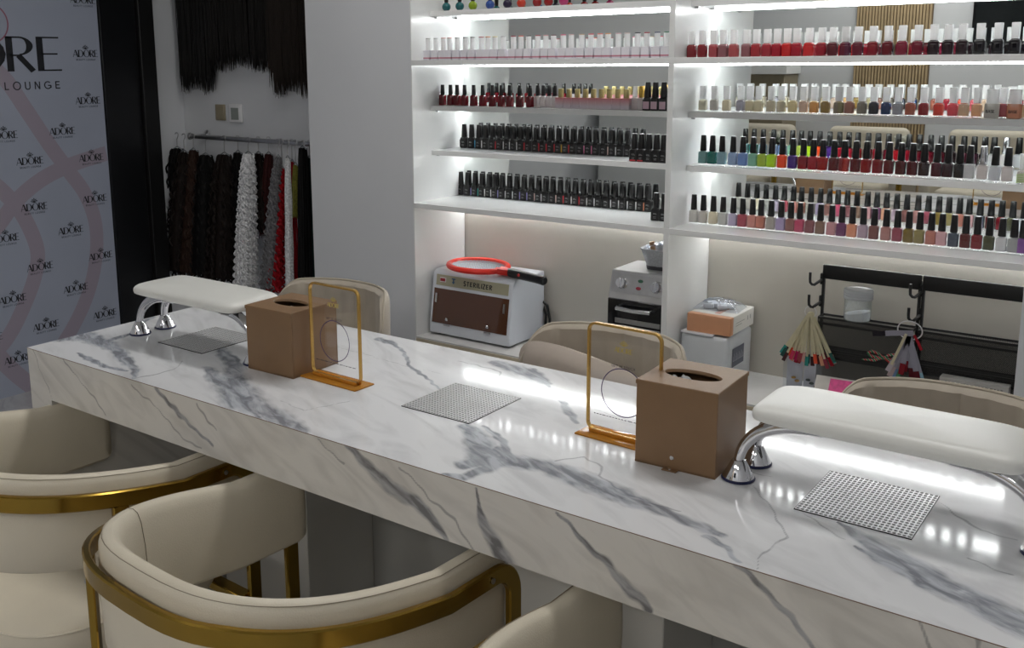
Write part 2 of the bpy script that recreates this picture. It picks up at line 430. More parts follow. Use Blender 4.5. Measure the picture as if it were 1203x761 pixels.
# vents
def vent_mesh():
    nx,ny=24,20;w,d=.1535,.1613;px=w/nx;py=d/ny;vs=[];fs=[];z0,z1=0,.0012
    for i in range(nx):
        for j in range(ny):
            cx=-w/2+px*(i+.5);cy=-d/2+py*(j+.5);o=len(vs)
            edge=i in(0,nx-1) or j in (0,ny-1)
            r=.0027
            sq=[(cx+px/2*a,cy+py/2*b) for a,b in((1,0),(1,1),(0,1),(-1,1),(-1,0),(-1,-1),(0,-1),(1,-1))]
            for a,b in sq:vs.append((a,b,z1))
            for k in range(8):
                an=k*PI/4;vs.append((cx+r*math.cos(an),cy+r*math.sin(an),z1))
            for k in range(8):
                an=k*PI/4;vs.append((cx+r*math.cos(an),cy+r*math.sin(an),z0))
            for k in range(8):
                k2=(k+1)%8;fs.append((o+k,o+k2,o+8+k2,o+8+k));fs.append((o+8+k,o+8+k2,o+16+k2,o+16+k))
    m=MB();m.add(vs,fs);return m
v0=None
m_perf=mat('perforated_steel',(222,222,224),.3,.03,metal=.3)
for i,(cx,lab) in enumerate(((.2865,'square perforated steel dust vent in the desk under the left white armrest'),(.9370+.0767,'square perforated steel dust vent in the open middle of the marble desk'),(1.6609+.0767,'square perforated steel dust vent in the desk in front of the right white armrest'))):
    if i==0:
        v0=thing('dust_vent',lab,'vent',(cx,.277,H+.0002),0,'dust vents set in the desk')
        vent_mesh().build('grille',m_perf,v0)
        MB().box(-.0772,.0772,-.081,.081,-.0002,.0001).build('vent_tray',m_dark,v0)
        mb=MB()
        for a in(-1,1):
            mb.box(-.0775,.0775,a*.0812-.0004,a*.0812+.0004,-.0002,.0011);mb.box(a*.0772-.0004,a*.0772+.0004,-.0812,.0812,-.0002,.0011)
        mb.build('vent_rim',m_dark,v0)
    else:copy_tree(v0,(cx,.277,H+.0002),0,lab)

# ------------------------------------------------------------------ hand rests
def sgnpow(a,p):return math.copysign(abs(a)**p,a)
def hand_rest(loc,rz,label):
    t=thing('hand_rest',label,'armrest',loc,rz,'white padded hand rests on the desk')
    # cushion: superelliptic slab, domed
    P=[]
    lx,ly=.178,.077
    prof=[(0,.0),(.93,.0),(.985,.002),(1.0,.006),(1.0,.010),(.99,.0130),(.955,.0165),(.90,.0195),(.82,.0225),(.72,.0242),(.4,.0262),(0,.027)]
    n=96
    for i in range(n):
        a=2*PI*i/n;cx=sgnpow(math.cos(a),2/9.);cy=sgnpow(math.sin(a),2/6.5)
        P.append([(lx*cx*(1-(1-k)*ly/lx if k>.8 else k*.9+.0 if k<.8 else 1) if False else cx*(lx-ly*(1-k)) if k>=.85 else cx*(lx-ly*.15)*(k/.85),cy*ly*k,z+.108) for k,z in prof])
    mb=MB();mb.grid(P,True);mb.build('cushion',m_vinyl,t)
    mb=MB();mb.box(-.15,.15,-.058,.058,.102,.1095,.002,1);mb.build('base_board',m_dark,t)
    for sx in(-1,1):
        for sy in(-1,1):
            pts=[];rad=[]
            # chrome flat arch from beneath the pad out and down to the foot
            N=16;outs=[]
            for k in range(N+1):
                u=k/N
                x=sx*(.085+.115*math.sin(u*PI/2)**1.0);z=.100-.074*(1-math.cos(u*PI/2))**1.15
                pts.append((x,sy*(.022+.013*u),z));outs.append((0,1,0))
            # taper by several radii
            rad=[.0135-.006*(k/N) for k in range(N+1)]
            mb=MB();s0=len(mb.v);mb.tube(pts,rad,10)
            leg=mb.build('leg',m_chrome,t)
            mb=MB();mb.lathe([(.006,.031),(.010,.0305),(.0125,.026),(.0235,.005),(.0235,.003)][::-1],(sx*.2,sy*.035,0),24)
            f=mb.build('foot',m_chrome,leg)
            mb=MB();mb.lathe([(.024,0),(.025,.001),(.025,.003),(.0235,.0045)],(sx*.2,sy*.035,0),24);mb.build('foot_ring',mat('navy_rubber',(30,36,78),.4),leg)
    return t
hand_rest((.312,.252,H),.0,'white padded armrest with chrome arched legs at the left end of the marble desk')
hand_rest((1.757,.285,H),.0,'white padded armrest with chrome legs at the right, beside the snap tab tissue box')

# ------------------------------------------------------------------ tissue boxes
def tissue_box(loc,rz,label,tab):
    t=thing('tissue_box',label,'tissue box',loc,rz,None)
    w=.0655;hh=.135
    # shell with oval opening in the lid
    mb=MB();
    b=.003
    mb.box(-w,w,-w,-w+.003,0,hh-.006,.0008,1).box(-w,w,w-.003,w,0,hh-.006,.0008,1).box(-w,-w+.003,-w+.003,w-.003,0,hh-.006,.0008,1).box(w-.003,w,-w+.003,w-.003,0,hh-.006,.0008,1).box(-w,w,-w,w,0,.003)
    mb.build('box_body',m_brown,t)
    n=48;mb=MB();o=[];
    def sqr(a,r):
        c,s=math.cos(a),math.sin(a);k=max(abs(c),abs(s));return (r*c/k,r*s/k)
    rings=[]
    for rr,z in ((w+.001,hh-.007),(w+.001,hh-.0012),(w,hh),):
        rings.append([(*sqr(2*PI*i/n+PI/4,rr),z) for i in range(n)])
    for k,z in((1.,hh),(.97,hh-.0015),(.96,hh-.005)):
        rings.append([(.047*k*math.cos(2*PI*i/n+PI/4),.024*k*math.sin(2*PI*i/n+PI/4),z) for i in range(n)])
    P=[[r[i] for r in rings] for i in range(n)]
    mb.grid(P,True,smooth=False);mb.build('lid',m_brown,t)
    # stitched seam
    # crumpled tissue inside the opening
    P=[]
    for i in range(25):
        row=[]
        for j in range(15):
            x=(i/24-.5)*.088;y=(j/14-.5)*.046
            z=hh-.020+.013*noise.noise(Vector((x*60,y*70,rnd.random()*.0+loc[0])))+.006*noise.noise(Vector((x*160,y*150,3)))
            row.append((x,y,z))
        P.append(row)
    mb=MB();mb.grid(P,smooth=True);mb.build('tissues',m_tissue,t)
    if tab:
        mb=MB();mb.box(-.016,.008,-w-.012,-w+.001,.0006,.0024,.0006,1);mb.build('leather_tab',m_brown,t)
        mb=MB();mb.lathe([(.0035,0),(.0035,.0012),(.0025,.002)],(0,0,0),14);mb.move(Matrix.Translation((-.004,-w,.019))@Matrix.Rotation(PI/2,4,'X'));mb.build('snap',m_chrome,t)
        mb=MB();mb.lathe([(.003,0),(.003,.001),(.002,.0016)],(-.004,-w-.007,.0024),14);mb.build('snap',m_chrome,t)
    return t
tissue_box((.590,.254,H),.02,'square tan leatherette tissue box beside the left armrest',False)
tissue_box((1.463,.287,H),.04,'square tan leatherette tissue box with a metal snap tab on its front',True)

# ------------------------------------------------------------------ lettering
def seg(mb,pl,a,b,w,t=.0006):
    """stroke from a to b (2D) with width w through plane function pl"""
    a=Vector(a);b=Vector(b);d=(b-a);L=d.length
    if L<1e-9:return
    n=Vector((-d.y,d.x))/L*w/2
    q=[a-n,b-n,b+n,a+n];mb.add([pl(p.x,p.y,t) for p in q],[(0,1,2,3)])
def arc(mb,pl,c,rx,ry,a0,a1,w,n=16,t=.0006,w2=None,wf=None):
    P=[]
    for i in range(n+1):
        a=math.radians(a0+(a1-a0)*i/n);ww=w if wf is None else wf(a)
        ca,sa=math.cos(a),math.sin(a)
        P.append([pl(c[0]+(rx-ww/2)*ca,c[1]+(ry-min(w,ww)/2)*sa,t),pl(c[0]+(rx+ww/2)*ca,c[1]+(ry+min(w,ww)/2)*sa,t)])
    mb.grid(P,smooth=False)
def glyph(mb,pl,ch,x,y,s,th,tn):
    """letters as strokes; s height, th thick, tn thin stroke. returns advance"""
    g=lambda a,b,w:seg(mb,pl,(x+a[0]*s,y+a[1]*s),(x+b[0]*s,y+b[1]*s),w*s)
    A=lambda c,rx,ry,a0,a1,w,wf=None:arc(mb,pl,(x+c[0]*s,y+c[1]*s),rx*s,ry*s,a0,a1,w*s,16,.0006,None,wf)
    if ch=='A':g((0,0),(.36,1),tn);g((.40,1),(.76,0),th);g((.16,.33),(.62,.33),tn);return .84
    if ch=='D':g((.07,0),(.07,1),th);g((.0,tn/2),(.35,tn/2),tn);g((0,1-tn/2),(.35,1-tn/2),tn);A((.35,.5),.38,.5-tn/2,-90,90,tn,lambda a:(tn+(th-tn)*abs(math.cos(a)))*s);return .86
    if ch=='O':A((.46,.5),.42,.5,0,360,tn,lambda a:(tn+(th-tn)*abs(math.cos(a)))*s);return .98
    if ch=='R':g((.07,0),(.07,1),th);g((0,1-tn/2),(.3,1-tn/2),tn);g((.07,.46),(.3,.46),tn);A((.3,.73),.25,.27-tn/2,-90,90,tn,lambda a:(tn+(th-tn)*abs(math.cos(a)))*s);g((.27,.46),(.60,0),th*.9);return .72
    if ch=='E':g((.07,0),(.07,1),th);g((.07,tn/2),(.58,tn/2),tn);g((.07,.5),(.5,.5),tn);g((.07,1-tn/2),(.55,1-tn/2),tn);return .68
    if ch=='B':g((.07,0),(.07,1),th);g((0,tn/2),(.3,tn/2),tn);g((0,.52),(.3,.52),tn);g((0,1-tn/2),(.3,1-tn/2),tn);A((.3,.27),.24,.25,-90,90,th);A((.3,.75),.2,.23,-90,90,th);return .66
    if ch=='U':g((.07,.3),(.07,1),th);g((.6,.3),(.6,1),th);A((.335,.3),.265,.28,180,360,th);return .76
    if ch=='T':g((.3,0),(.3,1),th);g((0,1-tn/2),(.6,1-tn/2),tn);return .68
    if ch=='Y':g((.3,0),(.3,.45),th);g((0,1),(.3,.45),th);g((.6,1),(.3,.45),th);return .68
    if ch=='L':g((.07,0),(.07,1),th);g((.07,tn/2),(.5,tn/2),tn);return .58
    if ch=='N':g((.07,0),(.07,1),th);g((.6,0),(.6,1),th);g((.07,1),(.6,0),th);return .76
    if ch=='G':A((.44,.5),.4,.46,45,350,th);g((.45,.46),(.84,.46),tn);g((.82,.15),(.82,.46),th);return .96
    if ch=='S':A((.3,.73),.23,.23,20,270,th);A((.3,.27),.23,.23,-160,90,th);return .64
    if ch=='I':g((.07,0),(.07,1),th);return .2
    if ch=='Z':g((0,.95),(.55,.95),tn);g((0,.05),(.55,.05),tn);g((.53,.95),(.03,.05),th);return .64
    if ch=='H':g((.07,0),(.07,1),th);g((.6,0),(.6,1),th);g((.07,.5),(.6,.5),tn);return .76
    if ch=='C':A((.44,.5),.4,.46,45,315,th);return .86
    return .4
def text(mb,pl,s,x,y,size,th=.1,tn=.1,sp=0):
    for ch in s:
        x+=(glyph(mb,pl,ch,x,y,size,th,tn)+sp)*size
    return x
def text_w(s,size,sp=0):
    adv=dict(A=.84,D=.86,O=.98,R=.72,E=.68,B=.66,U=.76,T=.68,Y=.68,L=.58,N=.76,G=.96,S=.64,I=.2,Z=.64,H=.76,C=.86)
    return sum(adv.get(c,.4)+sp for c in s)*size
def crest(mb,pl,x,y,s):
    """small lotus crest over the name"""
    for a in(-62,-32,0,32,62):
        r=math.radians(a);L=s*(1 if a==0 else .9)
        tip=(x+math.sin(r)*L,y+math.cos(r)*L);mid=.5*L
        for sg in(-1,1):
            m=(x+math.sin(r+sg*.32)*mid*1.1,y+math.cos(r+sg*.32)*mid*1.1)
            seg(mb,pl,(x,y),m,s*.10);seg(mb,pl,m,tip,s*.10)

# ------------------------------------------------------------------ banner
ban=thing('banner','white backdrop banner repeating a black salon name with a crest over pink curves','banner',(XW,0,0))
pb=XW+.012
def plb(u,v,t=.0006):return (pb+t-XW,u,v)
yc_=at(-13,27,'x',pb).y
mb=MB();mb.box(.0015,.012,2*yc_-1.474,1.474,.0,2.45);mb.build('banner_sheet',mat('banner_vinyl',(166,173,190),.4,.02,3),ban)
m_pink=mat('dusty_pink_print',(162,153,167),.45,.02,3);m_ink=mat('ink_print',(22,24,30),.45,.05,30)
def ribbon(ptspx,w):
    P=[];pts=[at(x,y,'x',pb) for x,y in ptspx]
    # catmull-rom
    q=[]
    ext=[pts[0]*2-pts[1]]+pts+[pts[-1]*2-pts[-2]]
    for i in range(1,len(ext)-2):
        for k in range(8):
            t=k/8;a,b,c,d=ext[i-1],ext[i],ext[i+1],ext[i+2]
            q.append(.5*((2*b)+(c-a)*t+(2*a-5*b+4*c-d)*t*t+(3*b-a-3*c+d)*t**3))
    q.append(pts[-1])
    for i,p in enumerate(q):
        d=(q[min(i+1,len(q)-1)]-q[max(i-1,0)]);n=Vector((0,-d.z,d.y)).normalized()*w/2
        P.append([(.01245,p.y-n.y,p.z-n.z),(.01245,p.y+n.y,p.z+n.z)])
    return P
mb=MB()
for pts,w in (([(-30,60),(5,92),(30,128),(58,170),(80,200),(100,228),(112,262),(113,300),(105,340),(88,380),(62,420),(30,455)],.066),
              ([(-60,330),(-30,300),(0,262),(20,235),(50,210),(85,193),(125,180)],.066),
              ([(-30,200),(0,222),(25,250),(43,290),(42,320),(30,355),(10,395),(-20,430)],.066),
              ([(-10,410),(20,440),(60,470)],.07)):
    k=len(mb.v);P=ribbon(pts,w)
    P=[[(x+0.00005*len(mb.v)/200,y,z) for x,y,z in r] for r in P]
    P=[[r for r in row] for row in P if row[0][1]<1.40 or True]
    P=[[(x,min(y,1.473),z) for x,y,z in row] for row in P]
    mb.grid(P,smooth=False)
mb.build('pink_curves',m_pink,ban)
mb=MB()
# ring of the large emblem, top left corner
pc=at(-13,27,'x',pb);
arc(mb,plb,(pc.y,pc.z),.078,.078,0,360,.006,40)
mb.build('emblem_ring',mat('rose_print',(150,92,110),.45),ban)
# big name: R and E measured on the photo
a=at(12,84,'x',pb);b=at(73,84,'x',pb);top=at(40,43,'x',pb)
hs=top.z-a.z
wbig=text_w('ADORE',hs);
mb=MB();xE=b.y
sc_=1.0
text(mb,lambda u,v,t=.0006:plb(xE-(xE-u)*1.30,v,t),'ADORE',xE-wbig+.10*hs,a.z,hs,.16,.045)
mb.build('name_lettering',m_ink,ban)
lb=at(35,105,'x',pb);lt=at(35,96,'x',pb);hl=lt.z-lb.z;le=at(71,105,'x',pb).y
s_='BEAUTY LOUNGE';wl=text_w(s_,hl,.42);st1=lambda u,v,t=.0006:plb(le-(le-u)*1.16,v,t)
mb=MB();xm=text(mb,st1,'BEAUTY ',le-wl+.5*hl,lb.z,hl,.14,.14,.42);mb.build('tagline_word',m_ink,ban)
mb=MB();text(mb,st1,'LOUNGE',xm,lb.z,hl,.14,.14,.42);mb.build('tagline_word',m_ink,ban)
# repeated small marks: (px centre x, baseline y)
marks=[(101,67),(104,122),(74,158),(36,193),(108,189),(5,163),(112,237),(41,247),(84,274),(7,284),(119,304),(48,317),(90,342),(16,355),(124,372),(55,386),(22,425),(100,4),(-22,118),(-25,205),(-28,250),(-20,320),(-22,395)]
for k,(mx_,my_,mir_) in enumerate([(a_,b_,0) for a_,b_ in marks]+[(a_,b_,1) for a_,b_ in marks if a_>20]):
    c=at(mx_,my_,'x',pb);hh=.030
    if mir_:
        c.y=2*yc_-c.y
        if c.y>.93:continue
    mb=MB();wt=text_w('ADORE',hh)
    if c.y+wt/2>1.472:c.y=1.472-wt/2
    if mir_:c.y=max(c.y,2*yc_-1.472+wt/2)
    text(mb,plb,'ADORE',c.y-wt/2,c.z,hh,.20,.06)
    crest(mb,plb,c.y,c.z+hh*1.12,hh*.62)
    sm=.0075;wt=text_w('BEAUTY LOUNGE',sm,.25);text(mb,plb,'BEAUTY LOUNGE',c.y-wt/2,c.z-.015,sm,.16,.16,.25)
    mb.build('repeated_name_mark',m_ink,ban)

# ------------------------------------------------------------------ sign holders
def sign_holder(loc,rz,label,tint):
    t=thing('sign_holder',label,'sign',loc,rz,None)
    w,hh,r=.068,.192,.014
    # rounded rect path
    pts=[]
    for cx,cz,a0 in((w-r,hh-r,0),(-w+r,hh-r,90),(-w+r,.006+r,180),(w-r,.006+r,270)):
        for k in range(7):
            a=math.radians(a0+15*k);pts.append((cx+r*math.cos(a),0,cz+r*math.sin(a)))
    mb=MB();mb.poly([(x,-.0013,z) for x,_,z in pts],(0,1,0),.0026);mb.build('acrylic_panel',m_acryl,t)
    mb=MB();mb.band(pts,[(0,1,0)]*len(pts),.0040,.0075,True);mb.build('gold_frame',m_goldp,t)
    mb=MB();mb.box(-.078,.078,-.027,.027,0,.003,.0012,2);mb.build('base_plate',m_amber,t)
    mb=MB();mb.box(-.062,.062,-.008,-.0035,.003,.009,.001,1).box(-.062,.062,.0035,.008,.003,.009,.001,1);mb.build('slot_rail',m_amber,t)
    pl=lambda u,v,q=0:(u,-.0018-q*.3,v)
    mb=MB();s=.0085;wt=text_w('ADORE',s);text(mb,pl,'ADORE',-wt/2,.150,s,.2,.08);crest(mb,pl,0,.162,.0095)
    mb.build('gold_lettering',plain('yellow_gold_print',(206,186,104),.4,metal=.3),t)
    mb=MB();s=.0045;st='GET IN TOUCH';wt=text_w(st,s,.15);text(mb,pl,st,-wt/2,.124,s,.14,.14,.15)
    mb.build('dark_lettering',plain('dark_print',(70,66,80),.4),t)
    mb=MB();arc(mb,pl,(0,.082),.041,.041,0,360,.0016,48);mb.build('purple_ring',plain('purple_print',(74,56,104),.4),t)
    mb=MB()
    x=-.055
    for k in range(14):
        L=rnd.choice([.004,.006,.009,.003]);seg(mb,pl,(x,.036 - (k%2)*.0),(x+L,.036),.0012);x+=L+.0022
        if x>.05:break
    mb.build('fine_print',plain('dark_print',(70,66,80),.4),t)
    return t
sign_holder((.734,.234,H),-.03,'clear acrylic sign in a gold frame overlapping the left tan tissue box',0)
sign_holder((1.343,.285,H),-.05,'clear acrylic sign in a gold frame standing behind the snap tab tissue box',1)

# ------------------------------------------------------------------ cream armchairs
def u_path(a,b,y0,yf,n=40,pw=2.5,arm=8):
    """open U seen from above, from the left arm front round the back to the right arm front: (x,y,nx,ny)"""
    pts=[]
    for k in range(arm):pts.append((-a,yf+(y0-yf)*k/arm))
    for k in range(n+1):
        t=PI*(1-math.cos(PI*k/n))/2;pts.append((-a*sgnpow(math.cos(t),2/pw),y0-b*sgnpow(math.sin(t),2/pw)))
    for k in range(1,arm+1):pts.append((a,y0+(yf-y0)*k/arm))
    out=[]
    for i,p in enumerate(pts):
        q0=pts[max(i-1,0)];q1=pts[min(i+1,len(pts)-1)];dx,dy=q1[0]-q0[0],q1[1]-q0[1];L=math.hypot(dx,dy) or 1
        out.append((p[0],p[1],dy/L*-1*-1 if False else dy/L,-dx/L))
    # outward check
    res=[]
    for x,y,nx,ny in out:
        if x*nx+(y-y0)*ny<0 and (abs(x)>1e-3 or True):nx,ny=-nx,-ny
        res.append((x,y,nx,ny))
    return res
def sweep_band(mb,path,prof):
    P=[]
    for x,y,nx,ny in path:
        P.append([(x+nx*o,y+ny*o,z) for o,z in prof])
    return P
def make_armchair(loc,rz,label,legx):
    t=thing('cream_armchair',label,'chair',loc,rz,'cream leather armchairs along the front of the desk')
    path=u_path(.246,.322,-.045,.085,48,2.85)
    def q_(y):return min(1,max(0,(-y-.045)/.322))
    def zT(y):return .641+.06*q_(y)
    def zB(y):return .478+.042*q_(y)
    def zR(y):return .600+.058*q_(y)
    prof=[]
    # closed rounded profile, outer offset positive; slight tilt outward at the top
    th=.022
    raw=[(-.6,-1),(-1,-.9),(-1.1,-.3),(-1.0,.3),(-.8,.74),(-.55,.93),(-.2,1.0),(.2,1.0),(.5,.95),(.72,.82),(.85,.3),(.85,-.3),(.8,-.9),(.5,-1)]
    for u,v in raw:prof.append((u*th,(v+1)/2))
    prof.append(prof[0])
    P=[[(x+nx*o,y+ny*o,zB(y)+(zT(y)-zB(y))*v) for o,v in prof] for x,y,nx,ny in path]
    # rounded free ends: shrink the last rings
    def end_rings(row,x,y,nx,ny,sg):
        out=[]
        for k in range(1,7):
            a=k/6*PI/2;f=math.cos(a);d=.03*math.sin(a)
            zc=.56;out.append([(px+0*(0),py+sg*d,zc+(pz-zc)*(.80+.2*f)) if True else None for px,py,pz in row])
            cx=sum(p[0] for p in row)/len(row)
            out[-1]=[(cx+(p[0]-cx)*max(f,.12),p[1],p[2]) for p in out[-1]]
        return out
    P=list(reversed(end_rings(P[0],0,0,0,0,1)))+P+end_rings(P[-1],0,0,0,0,1)
    mb=MB();mb.grid(P);o=len(mb.v)
    mb.f.append(tuple(range(len(P[0])-1)));mb.sm.append(True)
    mb.f.append(tuple((len(P)-1)*len(P[0])+i for i in range(len(P[0])-1)));mb.sm.append(True)
    back=mb.build('backrest',m_leather,t)
    # seams
    mb=MB()
    mb.tube([(x+nx*(th*.50),y+ny*(th*.50),zT(y)-.0035) for x,y,nx,ny in path],.0006,6)
    for i in (22,):
        x,y,nx,ny=path[i]
        mb.tube([(x+nx*(o_+ (-.0006 if o_<0 else .0006)),y+ny*(o_+(-.0006 if o_<0 else .0006)),zB(y)+(zT(y)-zB(y))*v_+.0003) for o_,v_ in prof[1:10]],.0006,5)
    mb.build('seam',mat('seam_thread',(150,138,118),.6),back)
    # seat cushion
    P=[];n=64
    pr=[(k_,z_-.026) for k_,z_ in ((0,.345),(.9,.345),(.97,.35),(1,.362),(1.0,.398),(.99,.408),(.965,.416),(.9,.424),(.7,.434),(.4,.440),(0,.442))]
    for i in range(n):
        a=2*PI*i/n;cx=sgnpow(math.cos(a),2/3.0);cy=sgnpow(math.sin(a),2/3.0)
        P.append([(cx*.238*k,-.115+cy*.235*k,z) for k,z in pr])
    mb=MB();mb.grid(P,True);seat=mb.build('seat',m_leather,t)
    mb=MB();mb.tube([(sgnpow(math.cos(2*PI*i/n),2/3.)*.237,-.115+sgnpow(math.sin(2*PI*i/n),2/3.)*.234,.3825) for i in range(n)],.0022,6,closed=True)
    mb.tube([(-.02,-.115-.2355,z) for z in(.329,.344,.364,.379)],.001,5)
    mb.build('piping',m_leather,seat)
    # brass rail: round the back, along both arms and down into the front legs
    off=.030;zr=.600
    rp=u_path(.246+off,.322+off,-.045,.060,56,2.9)
    pts=[];outs=[]
    x,y,_,_=rp[0];r=.045
    L=[(x,y+r,0.0)]
    left=[((x,y+r,z),(-1,0,0)) for z in(.0,.2,.4,zr-r)]+[((x,y+r*math.cos(a),zr-r+r*math.sin(a)),(-1,0,0)) for a in [PI/2*k/8 for k in range(1,8)]]
    for p,o_ in left:pts.append(p);outs.append(o_)
    for x,y,nx,ny in rp:pts.append((x,y,zR(y)));outs.append((nx,ny,0))
    x,y,_,_=rp[-1]
    for p,o_ in reversed([((x,p[1],p[2]),(1,0,0)) for p,_ in left]):pts.append(p);outs.append(o_)
    mb=MB();mb.band(pts,outs,.03,.012);rail=mb.build('brass_rail',m_gold,t)
    # rear legs
    for sx in(-1,1):
        i=min([k for k in range(len(rp)) if rp[k][1]<-.14],key=lambda k:abs(rp[k][0]-sx*legx))
        x,y,nx,ny=rp[i]
        mb=MB();mb.band([(x-nx*.001,y-ny*.001,z) for z in(0,.2,.4,zR(y)-.013)],[(nx,ny,0)]*4,.03,.012);lg=mb.build('rear_leg',m_gold,t)
        mb=MB();mb.lathe([(.0045,0),(.0045,.002),(.003,.003)],(0,0,0),12);mb.move(Matrix.Translation((x+nx*.005,y+ny*.006,zR(y)-.05))@Vector((nx,ny,0)).to_track_quat('Z','Y').to_matrix().to_4x4())
        mb.build('screw',m_steel,lg)
        # spacer between rail and upholstery at the arm
        ax=sx*(.246+off)
        mb=MB();mb.tube([(ax,.045,zr),(ax-sx*(off-.012),.045,zr)],.005,10);mb.build('spacer',m_gold,t)
        mb=MB();mb.lathe([(.0045,0),(.0045,.002),(.003,.003)],(0,0,0),12);mb.move(Matrix.Translation((ax+sx*.007,.045,zr))@Matrix.Rotation(sx*PI/2,4,'Y'));mb.build('screw',m_steel,rail)
    # frame under the seat
    e=.246+off-.006
    mb=MB();mb.box(-.2,.2,-.30,-.27,.299,.317,.002,1).box(-e,e,.075,.105,.299,.317,.002,1).box(-.015,.015,-.29,.09,.301,.315,.002,1)
    mb.build('seat_frame',m_gold,t)
    return t
make_armchair((.325,.012,0),-.03,'cream leather armchair with brass rail tucked under the left end of the desk',.27)
make_armchair((.981,-.007,0),-.061,'cream leather armchair with brass rail in the middle, its whole curved back in view',.19)
make_armchair((1.663,.005,0),-.03,'cream leather armchair under the desk right of the others, only one arm in view',.19)

# ------------------------------------------------------------------ taupe staff chairs
def make_tub(loc,rz,label,pillow=False):
    t=thing('taupe_armchair',label,'chair',loc,rz,'taupe channel stitched chairs behind the desk')
    # shell: curved panel, top corners rounded
    W=.245;n=56;P=[];Q=[]
    zt=.685
    def top(u):
        a=abs(u);return zt if a<.74 else zt-.17*(1-math.sqrt(max(0,1-((a-.74)/.26)**2)))-.0
    def yy(u):return .13-.16*(abs(u)**2.6)
    ni,no=[],[]
    for i in range(n+1):
        u=-1+2*i/n;x=W*u;y=yy(u);tz=top(u)
        ch=.007*abs(math.sin(u*W/.055*PI))**.5 if abs(u)<.9 else 0
        row=[]
        for k in range(9):
            v=k/8;z=.36+(tz-.012-.36)*v
            row.append((x,y-.022-ch+ .0,z))
        row+=[(x,y-.016,tz-.003),(x,y,tz),(x,y+.012,tz-.004)]
        for k in range(5):row.append((x,y+.018,tz-.02-(tz-.02-.36)*k/4))
        P.append(row)
    mb=MB();mb.grid(P)
    mb.f.append(tuple(range(len(P[0]))));mb.sm.append(False);mb.f.append(tuple(n*len(P[0])+k for k in range(len(P[0]))));mb.sm.append(False)
    bk=mb.build('backrest',m_taupe,t)
    mb=MB();mb.tube([(W*(-1+2*i/n),yy(-1+2*i/n)-.005,top(-1+2*i/n)+.001) for i in range(n+1)],.0035,6);mb.build('piping',mat('light_piping',(176,166,150),.6),bk)
    P=[];m=40
    for i in range(m):
        a=2*PI*i/m;cx=sgnpow(math.cos(a),2/3.2);cy=sgnpow(math.sin(a),2/3.2)
        P.append([(cx*.235*k,-.12+cy*.23*k,z) for k,z in((0,.35),(.95,.35),(1,.37),(1,.42),(.95,.44),(.6,.455),(0,.46))])
    mb=MB();mb.grid(P,True);mb.build('seat',m_taupe,t)
    for sx in(-1,1):
        for sy in(-1,1):
            mb=MB();mb.tube([(sx*.17,-.12+sy*.16,.35),(sx*.2,-.12+sy*.19,0)],[.013,.008],10);mb.build('leg',m_blackmetal,t)
    if pillow:
        pass
    return t
make_tub((-.085,1.04,0),0,'taupe chair back seen behind the sign beside the left tissue box')
make_tub((.888,1.04,0),0,'taupe tub chair behind the middle of the desk with a cushion leaning in it')
make_tub((1.70,1.03,0),0,'taupe channel stitched chair behind the right armrest')
# loose cushion in the middle chair
P=[];n=36
for i in range(n):
    a=2*PI*i/n;row=[]
    for k in range(9):
        r=k/8;cx=sgnpow(math.cos(a),2/3.4)*r*.215;cz=sgnpow(math.sin(a),2/3.4)*r*.12
        row.append((cx,.045*math.sqrt(max(0,1-r**2.5)),cz))
    P.append(row)
mb=MB();mb.grid(P,True)
P2=[[(x,-y,z) for x,y,z in r] for r in P];mb.grid(P2,True)
mb.move(Matrix.Translation((.835,1.045,.525))@Matrix.Rotation(.16,4,'Y')@Matrix.Rotation(.25,4,'X'))
tag(mb.build('seat_cushion',m_pillow),'soft mushroom grey cushion leaning in the middle taupe chair','cushion')

# ------------------------------------------------------------------ nail polish bottles
ORD=['first','second','third','fourth','fifth','sixth','seventh','eighth','ninth','tenth','eleventh','twelfth','thirteenth','fourteenth','fifteenth','sixteenth','seventeenth','eighteenth','nineteenth','twentieth','twenty-first','twenty-second','twenty-third','twenty-fourth','twenty-fifth','twenty-sixth','twenty-seventh','twenty-eighth','twenty-ninth','thirtieth','thirty-first','thirty-second','thirty-third','thirty-fourth']
MESH={}
def cached(key,fn,m):
    k=(key,m.name)
    if k not in MESH:
        if key not in MESH:MESH[key]=fn()
        me=MESH[key].mesh(key);me.materials.append(m)
        try:me.set_sharp_from_angle(angle=math.radians(40))
        except Exception:pass
        MESH[k]=me
    return MESH[k]
def cpart(name,key,fn,m,parent):
    o=bpy.data.objects.new(name,cached(key,fn,m));C.objects.link(o);o.parent=parent;return o
def translucent(m,rgb,f):
    t=m.node_tree;b=t.nodes['Principled BSDF'];tl=t.nodes.new('ShaderNodeBsdfTranslucent');mx=t.nodes.new('ShaderNodeMixShader')
    tl.inputs['Color'].default_value=s2l(rgb);mx.inputs['Fac'].default_value=f
    t.links.new(b.outputs[0],mx.inputs[1]);t.links.new(tl.outputs[0],mx.inputs[2]);t.links.new(mx.outputs[0],t.nodes['Material Output'].inputs['Surface'])
def polish(name,rgb,rough=.12):
    k='polish_'+name.replace(' ','_')
    if k in MATS:return MATS[k]
    m=plain(k,rgb,rough,coat=.5);translucent(m,rgb,.35)
    return m
m_cap_b=plain('cap_black',(14,14,16),.3)
m_cap_w=plain('cap_white',(242,242,243),.35);translucent(m_cap_w,(245,245,245),.45)
m_cap_g=plain('cap_gold',(186,172,120),.28,metal=.6)
m_cap_y=plain('cap_bright_gold',(196,158,70),.25,metal=.7)
m_cap_s=plain('cap_silver',(205,205,208),.15,metal=1.)
m_gelb=plain('gel_black',(17,17,19),.28)
m_bglass=glassy('bottle_glass',.0)
